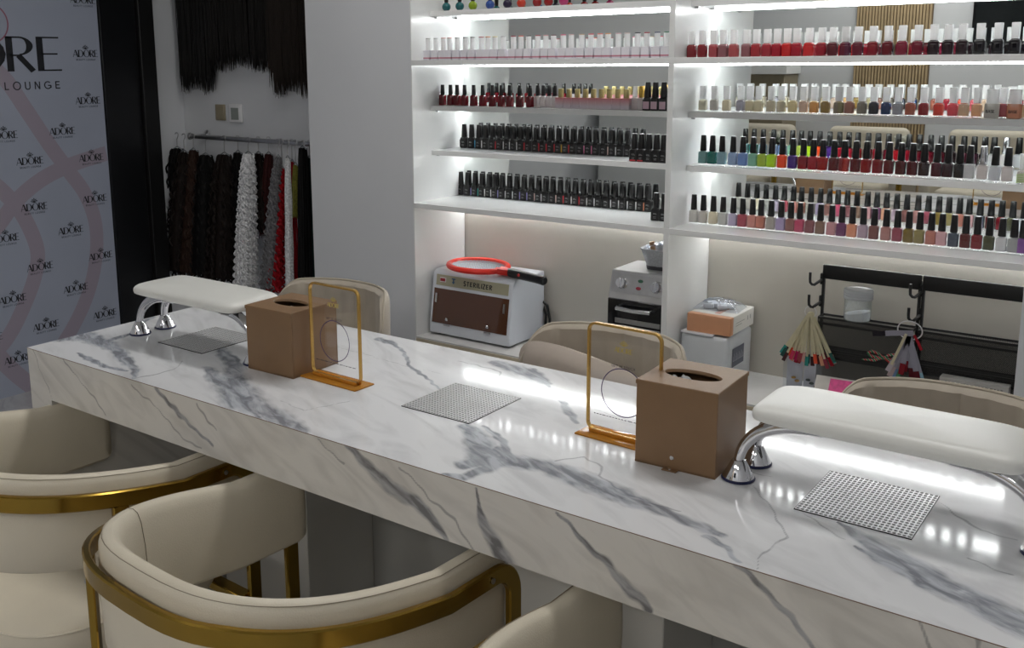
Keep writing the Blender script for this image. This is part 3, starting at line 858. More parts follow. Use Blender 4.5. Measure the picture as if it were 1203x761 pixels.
def lab_mesh(w,h,y):
    def f():
        mb=MB();mb.add([(-w/2,y,0),(w/2,y,0),(w/2,y,h),(-w/2,y,h)],[(0,1,2,3)]);return mb
    return f
# 1 tall-cap square glass bottle
def sq_glass():
    mb=MB();mb.lathe([(.0105,0),(.0139,.001),(.0143,.004),(.0143,.039),(.0135,.0435),(.0085,.0465),(.0075,.049)],n=24,sq=7,sy=.80);return mb
def sq_polish():
    mb=MB();mb.lathe([(.0115,.0068),(.0130,.008),(.0130,.038),(.012,.042),(.0065,.045)],n=20,sq=7,sy=.79);return mb
def cap_taper():
    mb=MB();mb.lathe([(.0092,.0455),(.0099,.047),(.0078,.090),(.0070,.0925),(.004,.093)],n=20);return mb
# 2 soft square bottle with white cap
def soft_body():
    mb=MB();mb.lathe([(.0105,0),(.0128,.0012),(.0132,.006),(.0134,.026),(.0126,.0335),(.0092,.0368),(.0078,.038)],n=24,sq=5,sy=.85);return mb
def soft_polish():
    mb=MB();mb.lathe([(.0105,.003),(.0122,.004),(.0124,.026),(.0116,.0325),(.007,.036)],n=20,sq=5,sy=.85);return mb
def cap_flare():
    mb=MB();mb.lathe([(.0086,.0375),(.0090,.0385),(.0098,.0755),(.0092,.077)],n=20,sq=4);return mb
# 3 gel bottle: black shoulders
def gel_body():
    mb=MB();mb.lathe([(.012,0),(.0142,.001),(.0147,.003),(.0147,.031),(.0135,.037),(.0095,.041)],n=24,sq=5.5,sy=.80);return mb
def gel_cap():
    mb=MB();mb.lathe([(.0105,.0405),(.0112,.042),(.0088,.0865),(.008,.0885)],n=20);return mb
def box_body():
    mb=MB();mb.box(-.0138,.0138,-.0135,.0135,0,.034,.001,1);return mb
def tube_cap():
    mb=MB();mb.lathe([(.0085,.034),(.0088,.035),(.0088,.0725),(.0085,.074)],n=18);return mb
def tube_top():
    mb=MB();mb.lathe([(.0088,.074),(.0089,.0745),(.0088,.0762),(.008,.0768)],n=18);return mb
def red_body():
    mb=MB();mb.lathe([(.0105,0),(.0118,.0008),(.012,.003),(.0114,.034),(.0105,.0365),(.0065,.039)],n=22,sq=5,sy=.9);return mb
def red_cap():
    mb=MB();mb.lathe([(.0075,.0385),(.008,.0395),(.0068,.0735),(.006,.0745)],n=18);return mb
def ball_body():
    mb=MB();mb.lathe([(.007,0)]+[(.0155*math.sin(a),.0155-.0155*math.cos(a)) for a in [PI*(.16+.7*k/10) for k in range(11)]]+[(.006,.031)],n=26);return mb
def ball_cap():
    mb=MB();mb.lathe([(.0066,.0305),(.0072,.0315),(.0085,.066),(.0075,.068)],n=18);return mb
def stripe_label():
    mb=MB();mb.add([(-.0134,-.0121,.004),(-.0092,-.0121,.004),(-.0092,-.0121,.031),(-.0134,-.0121,.031)],[(0,1,2,3)]);return mb
def word_label():
    mb=MB()
    pl=lambda u,v,t=0:(u,-.01215,v)
    for zz,L in((.024,.010),(.021,.012),(.013,.008),(.009,.010)):
        x=-.004
        while x<-.004+L:seg(mb,pl,(x,zz),(x+.0018,zz),.0012);x+=.0025
    return mb
m_word=plain('printed_words',(170,170,172),.5)
def bottle(kind,x,y,z,label,cat,group,col=None,cap=None,extra=None,rz=0):
    t=thing('nail_polish_bottle',label,'nail polish',(x,y,z),rz,group)
    if kind=='sq':
        cpart('polish','sqpolish',sq_polish,col,t);cpart('bottle_glass','sqglass',sq_glass,m_bglass,t);cpart('cap','captaper',cap_taper,cap,t)
    elif kind=='soft':
        cpart('bottle_body','softbody',soft_body,col,t);cpart('cap','capflare',cap_flare,cap,t)
    elif kind=='clear':
        cpart('polish','softpolish',soft_polish,col,t);cpart('bottle_glass','softglass',soft_body,m_bglass,t);cpart('cap','capflare',cap_flare,cap,t)
    elif kind=='gel':
        b=cpart('bottle_body','gelbody',gel_body,col,t);cpart('cap','gelcap',gel_cap,cap,t)
        if extra:cpart('colour_stripe','stripe',stripe_label,extra,b)
        cpart('label_print','words',word_label,m_word,b)
    elif kind=='box':
        b=cpart('bottle_body','boxbody',box_body,col,t)
        c=cpart('cap','tubecap',tube_cap,cap,t)
        if extra:cpart('cap_top','tubetop',tube_top,extra,c)
    elif kind=='red':
        b=cpart('bottle_body','redbody',red_body,col,t);cpart('cap','redcap',red_cap,cap,t)
    elif kind=='ball':
        cpart('bottle_body','ballbody',ball_body,col,t);cpart('cap','ballcap',ball_cap,cap,t)
    return t
def row(xs,conv,py,Y,z):
    """x positions on the shelf of the bottles at measured photo columns"""
    return [at(conv(x),py,'y',Y).x for x in xs]
zs=ZM+BT
# R1: reds and dark shades with white caps, on the long shelf right
c1=lambda x:780+x/5.073
c2=lambda x:983+x/5.073
px=[c1(v) for v in(165,228,295,352,415,490,548,612,672,731,788,862,937,1003,1080)]+[c2(v) for v in(123,211,300,385,478,572,658,742,847,953,1055)]
px.insert(15,c2(48))
cols=[('brick red',(140,40,48)),('brick red',(144,44,50)),('dusty red',(170,80,86)),('mauve',(150,98,104)),('dusty coral',(176,84,88)),('mauve',(140,86,94)),('warm red',(168,52,60)),('rose red',(172,52,66)),('crimson',(170,30,50)),('bright red',(200,40,44)),('crimson',(160,28,44)),('bright red',(196,42,50)),('deep red',(150,24,42)),('dark wine',(96,34,44)),('plum',(92,34,62)),('burgundy',(104,28,48)),('burgundy',(112,26,46)),('blood red',(130,22,38)),('dark red',(104,20,34)),('raspberry',(130,34,58)),('wine and pink',(112,20,44)),('near black',(40,22,30)),('near black',(34,24,30)),('near black',(42,24,30)),('black',(24,22,28)),('black',(20,24,26)),('black',(22,22,26))]
Y=1.70
for i,(p,(n,c)) in enumerate(zip(px,cols)):
    bottle('soft',at(p,66,'y',Y).x,Y,zs,f'{n} polish, white cap, {ORD[i]} from left, long shelf right of divider','',"polishes on the long shelf right of the divider",polish(n,c),m_cap_w)
# R2
px=[c1(v) for v in(231,298,372,455,510,562,636,697,765,830,893,960,1038)]+[c2(v) for v in(10+65-2,148,218,292,362,436,515,605,690,757,833)]
px.insert(13,c2(12))
cols=[('clear cream',(226,222,204)),('pale grey',(208,204,198)),('ivory',(226,218,196)),('lilac grey',(190,188,200)),('pale sand',(222,214,190)),('pale sand',(218,208,182)),('pale beige',(212,204,184)),('pale beige',(214,206,188)),('cream',(226,214,176)),('blush',(222,198,180)),('apricot',(226,182,118)),('gold flake',(168,140,76)),('khaki',(170,156,130)),('olive cream',(178,170,126)),('rose brown',(176,128,112)),('taupe grey',(146,140,128)),('dark navy',(58,64,78)),('royal blue',(44,76,130)),('silver grey',(170,172,180)),('terracotta',(188,112,92)),('crimson',(190,48,62)),('orange red',(226,76,52)),('coral pink',(226,96,110)),('pale nude',(226,200,172)),('peach nude',(228,188,150))]
Y=1.775;z=Z3+.001+BT
for i,(p,(n,c)) in enumerate(zip(px,cols)):
    bottle('clear',at(p,133,'y',Y).x,Y,z,f'{n} polish, pale cap, {ORD[i]} from left, top short shelf right of divider','',"polishes on the top short shelf right of the divider",polish(n,c),m_cap_w)
def big_bottle(x,y,z,label,col,kind):
    t=thing('treatment_bottle',label,'bottle',(x,y,z),0)
    def bb():
        mb=MB();mb.lathe([(.013,0),(.0165,.001),(.0172,.004),(.0172,.036),(.0165,.0375)],n=26,sq=4,sy=.8);return mb
    def bc():
        mb=MB();mb.lathe([(.0145,.0375),(.0148,.039),(.0148,.072),(.014,.0735)],n=24,sq=3,sy=.85);return mb
    b=cpart('bottle_body','bigbody',bb,col,t);cpart('cap','bigcap',bc,m_cap_w,t)
    def wd():
        mb=MB();pl=lambda u,v,q=0:(u,-.01395,v);text(mb,pl,'HAIR' if False else 'BASE',-.012,.014,.0075,.2,.16);return mb
    cpart('label_print','basewords',wd,plain('black_print',(30,30,32),.5),b)
Yb=1.765
big_bottle(at(c2(920),140,'y',Yb).x,Yb,z,'wide white topped treatment bottle near the right end of the top short shelf',polish('milky white',(214,212,206)),0)
bottle('clear',at(c2(985),140,'y',1.785).x,1.785,z,'dusty rose polish between the two wide treatment bottles','',"polishes on the top short shelf right of the divider",polish('dusty rose',(178,96,104)),m_cap_w)
big_bottle(at(c2(1055),140,'y',Yb).x,Yb,z,'wide peach treatment bottle near the right end of the top short shelf',polish('peach',(218,160,132)),0)
bottle('clear',at(c2(1130),140,'y',1.775).x,1.775,z,'pale cream polish with white cap, last at the right end of the top short shelf','',"polishes on the top short shelf right of the divider",polish('pale cream',(230,210,180)),m_cap_w)
# R3
c3=lambda x:780+x/4.755
c4=lambda x:983+x/4.227
px=[c3(v) for v in(217,268,322,383,438,495,548,600,658,717,775,831,885,947,1005)]+[c4(v) for v in(92,145,202,258,318,375,433,497,552,610,660)]
px.insert(15,c4(37))
cols=[('pale teal',(128,172,172)),('teal green',(36,130,120)),('ice blue',(150,184,196)),('powder blue',(158,180,208)),('cornflower blue',(132,164,212)),('mint',(142,194,172)),('lime yellow',(184,204,84)),('neon lime',(186,222,40)),('neon orange',(236,94,48)),('violet',(86,44,146)),('deep red',(130,14,26)),('crimson',(146,20,40)),('scarlet',(172,22,30)),('dark red',(120,12,24)),('deep red',(140,14,26)),('bright red',(168,18,30)),('dark red',(128,14,24)),('red',(158,22,34)),('brick crimson',(140,28,44)),('dark red',(116,12,26)),('maroon',(86,14,26)),('maroon',(92,14,28)),('black cherry',(46,12,22)),('wine',(82,18,38)),('dark plum',(54,20,34)),('black',(24,14,18)),('clear',(214,214,216))]
Y=1.752;z=Z4-.001+BT
for i,(p,(n,c)) in enumerate(zip(px,cols)):
    bottle('sq',at(p,195,'y',Y).x,Y,z,f'{n} polish, black cap, {ORD[i]} from left, middle short shelf right of divider','',"polishes on the middle short shelf right of the divider",polish(n,c),m_cap_b)
mcl=polish('clear liquid',(222,216,214))
bottle('sq',at(c4(724),200,'y',Y).x,Y,z,'clear polish with shiny silver cap on the middle short shelf','',"polishes on the middle short shelf right of the divider",mcl,m_cap_s)
bottle('sq',at(c4(783),205,'y',1.738).x,1.738,z,'clear base coat with black cap right of the silver capped bottle','',"polishes on the middle short shelf right of the divider",polish('clear liquid two',(216,218,222)),m_cap_b)
bottle('sq',at(c4(846),206,'y',1.738).x,1.738,z,'clear top coat with black cap, second right of the silver capped bottle','',"polishes on the middle short shelf right of the divider",mcl,m_cap_b)
tt=bottle('clear',at(c4(923),206,'y',1.748).x,1.748,z,'green striped bottle at the right end of the middle short shelf','',"polishes on the middle short shelf right of the divider",mcl,m_cap_w)
mb=MB()
for k in range(6):mb.tube([(-.0125,-.0112,.004+.004*k),(.0125,-.0112,.008+.004*k)],.0008,5)
mb.build('green_stripes',plain('lime_print',(150,190,60),.5),tt)
# R4
px=[c3(v) for v in(165,218,274,328,385,437,492,540,597,653,707,758,815,873,937)]+[c4(v) for v in(77,132,187,247,303,360,414,472,525,585,645,703,763,826,887)]
px.insert(15,c4(25))
cols=[('milky white',(212,210,200)),('pale grey',(196,204,202)),('ivory',(216,214,190)),('pearl',(204,204,200)),('lavender grey',(196,188,208)),('rose pink',(186,92,108)),('salmon pink',(212,150,142)),('dusty peach',(196,136,122)),('greige',(184,178,172)),('lilac',(180,166,198)),('mocha pink',(160,116,110)),('hot pink',(204,92,124)),('mauve',(160,116,142)),('brown nude',(146,118,104)),('soft pink',(204,158,162)),('orchid purple',(128,76,118)),('peach',(214,150,126)),('pale lilac',(190,170,184)),('rosewood',(132,88,86)),('dusty nude',(184,138,134)),('berry pink',(164,88,104)),('gold glitter',(138,118,62)),('bronze gold',(158,146,96)),('terracotta pink',(192,132,118)),('shell pink',(218,180,184)),('slate blue',(84,94,108)),('oxblood',(104,40,44)),('red glitter',(138,40,52)),('olive glitter',(92,94,72)),('clear',(208,208,206)),('silver clear',(190,192,192))]
Y=1.742;z=ZB+BT
for i,(p,(n,c)) in enumerate(zip(px,cols)):
    bottle('sq',at(p,262,'y',Y).x,Y,z,f'{n} polish, black cap, {ORD[i]} from left, lowest display shelf right of divider','',"polishes on the lowest shelf right of the divider",polish(n,c),m_cap_b)
cx=at(1201,290,'y',1.742).x
bottle('sq',cx,Y,z,'purple polish at the far right end of the lowest display shelf','',"polishes on the lowest shelf right of the divider",polish('purple',(150,100,170)),m_cap_b)
# L2 : white boxes with tube caps
l3=lambda x:480+x/3.76
tops=[('grey',(170,168,170)),('pale grey',(190,190,192)),('peach',(220,160,150)),('peach',(214,156,150)),('grey',(170,160,160)),('black',(40,40,44)),('dark green',(44,54,50)),('raspberry',(170,60,80)),('orange',(224,140,80)),('cream yellow',(226,216,170)),('pale grey',(190,190,190)),('crimson',(160,40,60)),('coral',(230,110,80)),('black',(30,30,40)),('ruby red',(160,30,56)),('blush',(220,170,170)),('dark red',(90,30,44)),('pink',(226,110,140)),('pale rose',(220,190,190)),('beige',(206,180,150)),('bright red',(220,60,80)),('salmon',(226,120,110)),('peach orange',(230,170,120)),('pale pink',(220,180,190)),('nude',(216,196,190)),('black',(50,44,50)),('cherry red',(176,24,50)),('navy',(30,44,100)),('green',(40,120,84))]
xs=(88,122,155,182,216,252,284,322,351,382,419,463,496,530,571,606,640,683,718,764,805,845,880,926,964,1010,1051,1097,1138)
m,t,b=nt('white_box_pink_band')
tcn=t.nodes.new('ShaderNodeTexCoord');sp=t.nodes.new('ShaderNodeSeparateXYZ');t.links.new(tcn.outputs['Object'],sp.inputs[0])
rp=t.nodes.new('ShaderNodeValToRGB');rp.color_ramp.interpolation='CONSTANT'
mr=t.nodes.new('ShaderNodeMath');mr.operation='MULTIPLY';mr.inputs[1].default_value=25;t.links.new(sp.outputs['Z'],mr.inputs[0]);t.links.new(mr.outputs[0],rp.inputs['Fac'])
e=rp.color_ramp.elements;e[0].color=s2l((206,204,212));e[1].position=.12;e[1].color=s2l((176,110,126));q=e.new(.24);q.color=s2l((214,212,218))
t.links.new(rp.outputs['Color'],b.inputs['Base Color']);b.inputs['Roughness'].default_value=.35;m_pinkband=m
Y=1.675
for i,(xx,(n,c)) in enumerate(zip(xs,tops)):
    bottle('box',at(l3(xx),66,'y',Y).x,Y,zs,f'boxed polish, {n} topped cap, {ORD[i]} from left, long shelf left of divider','',"boxed gel polishes with white caps",m_pinkband,m_cap_w,plain('captop_'+n.replace(' ','_'),c,.35))
# L1 round bottles on the top shelf, left
cols=[('teal',(20,104,110)),('teal',(18,100,104)),('lime green',(150,176,30)),('blue',(50,90,170)),('dark purple',(44,30,66)),('orange red',(210,60,34)),('red',(164,22,26)),('red',(160,20,26)),('pink',(204,70,130))]
Y=1.765
for i,(xx,(n,c)) in enumerate(zip((167,226,284,360,437,498,568,618,685),cols)):
    bottle('ball',at(l3(xx),8,'y',Y).x,Y,Z1+BT,f'round {n} polish bottle, {ORD[i]} from the left on the topmost shelf','',"round polish bottles on the topmost shelf",polish('ball_'+n,c,.08),m_cap_b)
# L3: reds, pink ombre, small whites, black
zq=Z3+BT;Y=1.775
for i,xx in enumerate((151,186,215,248,288,328,371,410,447,491,536)):
    bottle('red',at(l3(xx),120,'y',Y).x,Y,zq,f'dark red polish, black cap, {ORD[i]} from left, top short shelf left of divider','',"dark red polishes with black caps",polish('dark cherry',(118,16,28)),m_cap_b)
mwb=polish('white body',(216,208,208))
for i,xx in enumerate((571,596,622,647)):
    bottle('red',at(l3(xx),120,'y',1.80).x,1.80,zq,f'white polish with black cap, {ORD[i]} from left, between the red and pink ombre bottles','',"white polishes with black caps",mwb,m_cap_b)
m,t,b=nt('pink_ombre')
tcn=t.nodes.new('ShaderNodeTexCoord');sp=t.nodes.new('ShaderNodeSeparateXYZ');t.links.new(tcn.outputs['Object'],sp.inputs[0])
rp=t.nodes.new('ShaderNodeValToRGB');mr=t.nodes.new('ShaderNodeMath');mr.operation='MULTIPLY';mr.inputs[1].default_value=27;t.links.new(sp.outputs['Z'],mr.inputs[0]);t.links.new(mr.outputs[0],rp.inputs['Fac'])
e=rp.color_ramp.elements;e[0].position=.25;e[0].color=s2l((206,196,204));e[1].position=.95;e[1].color=s2l((206,128,132))
t.links.new(rp.outputs['Color'],b.inputs['Base Color']);b.inputs['Roughness'].default_value=.3;m_ombre=m
def ombre_box():
    mb=MB();mb.box(-.0152,.0152,-.0135,.0135,0,.036,.001,1);return mb
def gold_tube():
    mb=MB();mb.lathe([(.0074,.036),(.0078,.037),(.0078,.064),(.0074,.065)],n=16,sq=6);return mb
for i,xx in enumerate((673,709,746,782,817,852,887,924,962)):
    tq=thing('nail_polish_bottle',f'pink ombre polish box with pale gold cap, {ORD[i]} of the nine from the left','nail polish',(at(l3(xx),120,'y',1.765).x,1.765,zq),0,'pink ombre polishes with gold caps')
    cpart('bottle_body','ombrebox',ombre_box,m_ombre,tq);cpart('cap','goldtube',gold_tube,m_cap_g,tq)
for i,xx in enumerate((1000,1027)):
    bottle('red',at(l3(xx),121,'y',1.78).x,1.78,zq,('small white polish right after the pink ombre boxes','white polish with gold cap next to the black bottles')[i],'',"white polishes at the right of the top short shelf",mwb,(m_cap_w,m_cap_y)[i])
mred=plain('swatch_red',(190,50,60),.4);mpk=plain('swatch_pink',(206,176,190),.4)
for i,xx in enumerate((1056,1090,1128)):
    bb=bottle('gel',at(l3(xx),122,'y',1.755).x,1.755,zq,f'black bottle with pink label, {ORD[i]} of three, right end of top short shelf','',"black bottles with pink labels",m_gelb,m_cap_b)
    def pl_():
        mb=MB();mb.add([(-.0105,-.0123,.005),(.0105,-.0123,.005),(.0105,-.0123,.028),(-.0105,-.0123,.028)],[(0,1,2,3)]);return mb
    cpart('label','pinklabel',pl_,mpk,bb)
for i,xx in enumerate((1032,1062,1088)):
    bottle('red',at(l3(xx),117,'y',1.83).x,1.83,zq,f'white polish with bright gold cap in the rear row, {ORD[i]} from the left','',"bright gold capped polishes in the rear row",mwb,m_cap_y)
# L4 / L5: black gels
sw=[('sky blue',(70,160,200)),('white',(220,220,222)),('dark grey',(70,70,74)),('red',(190,40,50)),('blush',(214,186,180)),('yellow',(210,170,60)),('pink',(216,120,160)),('lavender',(150,140,200)),('teal',(50,160,150)),('orange',(214,130,100)),('black',(26,26,28))]
SW={n:plain('stripe_'+n.replace(' ','_'),c,.4) for n,c in sw}
l5=lambda x:480+x/3.76
seq4=['dark grey','dark grey','sky blue','white','dark grey','red','white','white','white','red','dark grey','red','red','red','yellow','red','dark grey','pink','pink','dark grey','blush','white','dark grey']
xs4=(247,280,312,342,372,403,438,465,497,530,563,595,628,663,695,727,760,795,828,863,900,935,970)
for i,(xx,n) in enumerate(zip(xs4,seq4)):
    Y=1.868;bottle('gel',at(l5(xx),178,'y',Y).x,Y,Z4+BT,f'black polish, {n} stripe, {ORD[i]} from left, middle short shelf left of divider','',"black gel polishes on the middle short shelf",m_gelb,m_cap_b,SW[n])
for i,xx in enumerate((997,1029,1062,1095,1127)):
    Y=1.745;bb=bottle('gel',at(l5(xx),184,'y',Y).x,Y,Z4+BT,f'black gel polish, {ORD[i]} of the front cluster of five on the middle short shelf','',"front cluster of five black gel polishes",m_gelb,m_cap_b)
    if i<2:
        def rd():
            mb=MB();mb.add([(-.010,-.0122,.002),(.010,-.0122,.002),(.010,-.0122,.006),(-.010,-.0122,.006)],[(0,1,2,3)]);return mb
        cpart('red_base_print','redband',rd,mred,bb)
seq5=['white','dark grey','lavender','teal','white','white','lavender','white','white','lavender','lavender','blush','white','dark grey','blush','red','white','red','white','white','black','white','white','white','white','orange']
xs5=(232,262,294,325,355,382,413,446,478,510,542,575,605,637,670,703,738,773,807,840,875,913,948,987,1025,1060)
for i,(xx,n) in enumerate(zip(xs5,seq5)):
    Y=1.895;bottle('gel',at(l5(xx),233,'y',Y).x,Y,ZB+BT,f'black polish, {n} stripe, {ORD[i]} from left, lowest shelf left of divider','',"black gel polishes on the lowest display shelf",m_gelb,m_cap_b,SW[n])
for i,xx in enumerate((1093,1128)):
    Y=1.74;bottle('gel',at(l5(xx),250,'y',Y).x,Y,ZB+BT,('plain black gel polish standing forward at the right end of the lowest shelf','plain black gel polish half hidden against the divider on the lowest shelf')[i],'',"forward pair of black gel polishes",m_gelb,m_cap_b)

# ------------------------------------------------------------------ sterilizer
st=thing('sterilizer','white metal sterilizer box with brown smoked door on the low counter','sterilizer',(-.024,1.79,ZC),0)
w,dp=.181,.115
hh=.245
# side profile (y,z): front slopes back above the door
prof=[(-dp,.008),(dp,.008),(dp,hh),(-dp+.045,hh),(-dp+.028,hh-.012),(-dp,.045)]
mb=MB();mb.poly([(-w,y,z) for y,z in prof],(1,0,0),2*w);o=mb.build('housing',mat('powder_white_metal',(214,218,226),.3,.01,5),st)
bv=o.modifiers.new('bevel','BEVEL');bv.width=.004;bv.segments=2
sl=Vector((0,.028,hh-.012-.045)).normalized()   # up the slope
ny=Vector((0,-sl.z,sl.y))
def on(u,v,t=0):  # point on the sloping front
    p=Vector((u,-dp,.045))+sl*v+ny*t;return tuple(p)
L=math.hypot(.028,hh-.057)
mb=MB();q=[on(-w+.012,.004,.002),on(w-.012,.004,.002),on(w-.012,L*.70,.002),on(-w+.012,L*.70,.002)]
mb.poly(q,-ny,.004);door=mb.build('door',plain('smoked_brown_acrylic',(84,50,32),.05,coat=.6),st)
mb=MB();q=[on(-w+.018,L*.76,.001),on(w-.018,L*.76,.001),on(w-.018,L*.97,.001),on(-w+.018,L*.97,.001)]
mb.poly(q,-ny,.002);fp=mb.build('name_plate',mat('olive_plate',(168,164,140),.4,.02),st)
mb=MB();pl=lambda u,v,t=0:on(u,v,.0016);text(mb,pl,'STERILIZER',-.036,L*.815,.0175,.24,.2,.18);mb.build('lettering',plain('dark_plate_print',(34,34,30),.5),fp)
mb=MB();seg(mb,pl,(-.083,L*.82),(-.083,L*.92),.006);seg(mb,pl,(-.092,L*.915),(-.074,L*.915),.004);seg(mb,pl,(-.09,L*.85),(-.076,L*.85),.003);mb.build('blue_mark',plain('blue_print',(60,100,140),.5),fp)
mb=MB();mb.poly([on(-.145,L*.83,.001),on(-.118,L*.83,.001),on(-.118,L*.92,.001),on(-.145,L*.92,.001)],ny,.0015);sww=mb.build('power_switch',m_white,st)
mb=MB();mb.poly([on(-.142,L*.845,.0025),on(-.121,L*.845,.0025),on(-.121,L*.905,.0025),on(-.142,L*.905,.0025)],ny,.003);mb.build('rocker',plain('rocker_red',(150,20,36),.3),sww)
for sx in(-.155,.152):
    mb=MB();mb.poly([on(sx-.004,L*.42,.002),on(sx+.004,L*.42,.002),on(sx+.004,L*.60,.002),on(sx-.004,L*.60,.002)],ny,.004);mb.build('door_handle',m_chrome,door)
for sx in(-.10,.085):
    mb=MB();mb.lathe([(.006,0),(.0065,.003),(.004,.006)],(0,0,0),14);mb.move(Matrix.Translation(on(sx,.022,.002))@Matrix.Rotation(PI/2,4,'X'));mb.build('hinge_knob',m_chrome,door)
    mb=MB();mb.tube([(sx-.014,-dp-.001,.044),(sx+.014,-dp-.001,.044)],.003,8);mb.build('hinge',m_steel,st)
for sx in(-1,1):
    for sy in(-1,1):
        mb=MB();mb.lathe([(.009,0),(.010,.009)],(sx*(w-.03),sy*(dp-.03),0),12);mb.build('rubber_foot',m_dark,st)
# mosquito racket on the sterilizer
rk=thing('mosquito_racket','red electric fly swatter racket with black handle lying on the sterilizer','racket',(-.05,1.775,ZC+hh+.017),-.20)
rk.scale=(1.12,1.12,1.12)
mb=MB();n=48;mb.tube([(.108*math.cos(2*PI*k/n),.088*math.sin(2*PI*k/n),0) for k in range(n)],[.0098]*n,8,closed=True)
mb.tube([(.10,.012,0),(.15,.004,0)],[.012,.012],8);mb.tube([(.10,-.012,0),(.15,-.004,0)],[.012,.012],8)
mb.build('racket_frame',plain('racket_red',(236,52,40),.3),rk)
mb=MB()
for k in range(-12,13):
    x=k*.0082;yl=.084*math.sqrt(max(0,1-(x/.104)**2))
    if yl>.005:mb.tube([(x,-yl,.001),(x,yl,.001)],.0008,4,False)
for k in range(-10,11):
    y=k*.0082;xl=.104*math.sqrt(max(0,1-(y/.084)**2))
    if xl>.005:mb.tube([(-xl,y,-.001),(xl,y,-.001)],.0008,4,False)
mb.build('wire_mesh',mat('grey_wire',(150,152,158),.35,.02,metal=.6),rk)
mb=MB();mb.tube([(.145,0,0),(.16,0,0),(.27,0,-.002),(.30,0,-.003),(.305,0,-.003)],[.013,.015,.014,.015,.011],14);hd=mb.build('handle',m_dark,rk)
mb=MB();mb.lathe([(.005,0),(.005,.002)],(0,0,0),12);mb.move(Matrix.Translation((.205,-.0145,.002))@Matrix.Rotation(PI/2,4,'X'));mb.build('button',plain('button_red',(220,40,40),.3),hd)
# cord behind the sterilizer
mb=MB();mb.tube([(.152,1.90,ZC+.13),(.175,1.895,ZC+.12),(.19,1.89,ZC+.07),(.195,1.885,ZC+.02),(.215,1.87,ZC+.006),(.25,1.85,ZC+.006)],.005,8)
mb.tube([(.152,1.905,ZC+.11),(.168,1.90,ZC+.08),(.172,1.89,ZC+.03),(.19,1.88,ZC+.008)],.005,8)
tag(mb.build('power_cord',m_dark),'black power cords curling behind the sterilizer on the low counter','cord')
# plastic tray
tr=thing('plastic_tray','pale blue white tray with a black handle behind the middle taupe chair','tray',(.40,1.76,ZC),.1)
mb=MB();mb.lathe([(.09,0),(.10,.004),(.125,.055),(.13,.06),(.127,.061),(.12,.056),(.097,.008),(.0,.006)],n=40,sq=3,sy=.7);mb.build('tray_body',mat('pale_blue_plastic',(204,218,232),.15,.01),tr)
mb=MB();mb.tube([(-.05,.085,.066),(-.02,.088,.078),(.05,.088,.078),(.08,.085,.066)],.006,8);mb.build('handle',m_dark,tr)

# ------------------------------------------------------------------ mini oven
ov=thing('mini_oven','silver dry heat oven with chrome knobs and glass door beside the divider','oven',(.655,1.775,ZC),0)
w,dp,hh=.105,.10,.335
mb=MB();mb.poly([(-w,y,z) for y,z in((-dp,.012),(dp,.012),(dp,hh),(-dp+.022,hh),(-dp,hh-.075))],(1,0,0),2*w);o=mb.build('housing',mat('silver_paint',(196,196,198),.35,.02,metal=.3),ov)
bv=o.modifiers.new('bevel','BEVEL');bv.width=.004;bv.segments=2
mb=MB();mb.box(-w+.002,w-.002,-dp-.008,-dp+.002,.02,hh-.09,.002,1);dr=mb.build('oven_door',plain('oven_glass',(14,14,18),.08,coat=.5),ov)
mb=MB();mb.tube([(-.062,-dp-.008,hh-.112),(-.058,-dp-.03,hh-.114),(0,-dp-.034,hh-.116),(.058,-dp-.03,hh-.114),(.062,-dp-.008,hh-.112)],[.006,.007,.0065,.007,.006],10);mb.build('handle',m_chrome,dr)
mb=MB()
for k in range(24):mb.tube([(-.08+.007*k,-dp-.0085,hh-.187),(-.08+.007*k,-dp-.0085,hh-.176)],.0007,4)
mb.tube([(-.085,-dp-.009,hh-.176),(.085,-dp-.009,hh-.176)],.0012,6)
mb.box(-.075,.085,-dp-.0088,-dp-.008,hh-.168,hh-.152)
mb.build('rack',m_steel,dr)
sl=Vector((0,.022,.075)).normalized();ny=Vector((0,-sl.z,sl.y))
def on2(u,v,t=0):return tuple(Vector((u,-dp,hh-.075))+sl*v+ny*t)
mb=MB();mb.poly([on2(-w+.008,.006,.0005),on2(w-.008,.006,.0005),on2(w-.008,.068,.0005),on2(-w+.008,.068,.0005)],ny,.0012);mb.build('control_panel',m_steel,ov)
for sx in(-.06,.062):
    mb=MB();mb.lathe([(.019,0),(.020,.004),(.017,.006),(.0165,.016),(.015,.018)],(0,0,0),28);mb.box(-.0035,.0035,-.017,.017,.014,.024,.001,1)
    R=Matrix.Translation(on2(sx,.037,.001))@ny.to_track_quat('Z','Y').to_matrix().to_4x4();mb.move(R);mb.build('knob',m_chrome,ov)
for (u,v,c,nm) in((.004,.05,(60,110,84),'green_button'),(.0,.026,(150,40,60),'red_button')):
    mb=MB();mb.lathe([(.009,0),(.009,.002),(.007,.003)],(0,0,0),20,sy=.6);mb.move(Matrix.Translation(on2(u,v,.001))@ny.to_track_quat('Z','Y').to_matrix().to_4x4());mb.build(nm,plain(nm,c,.3),ov)
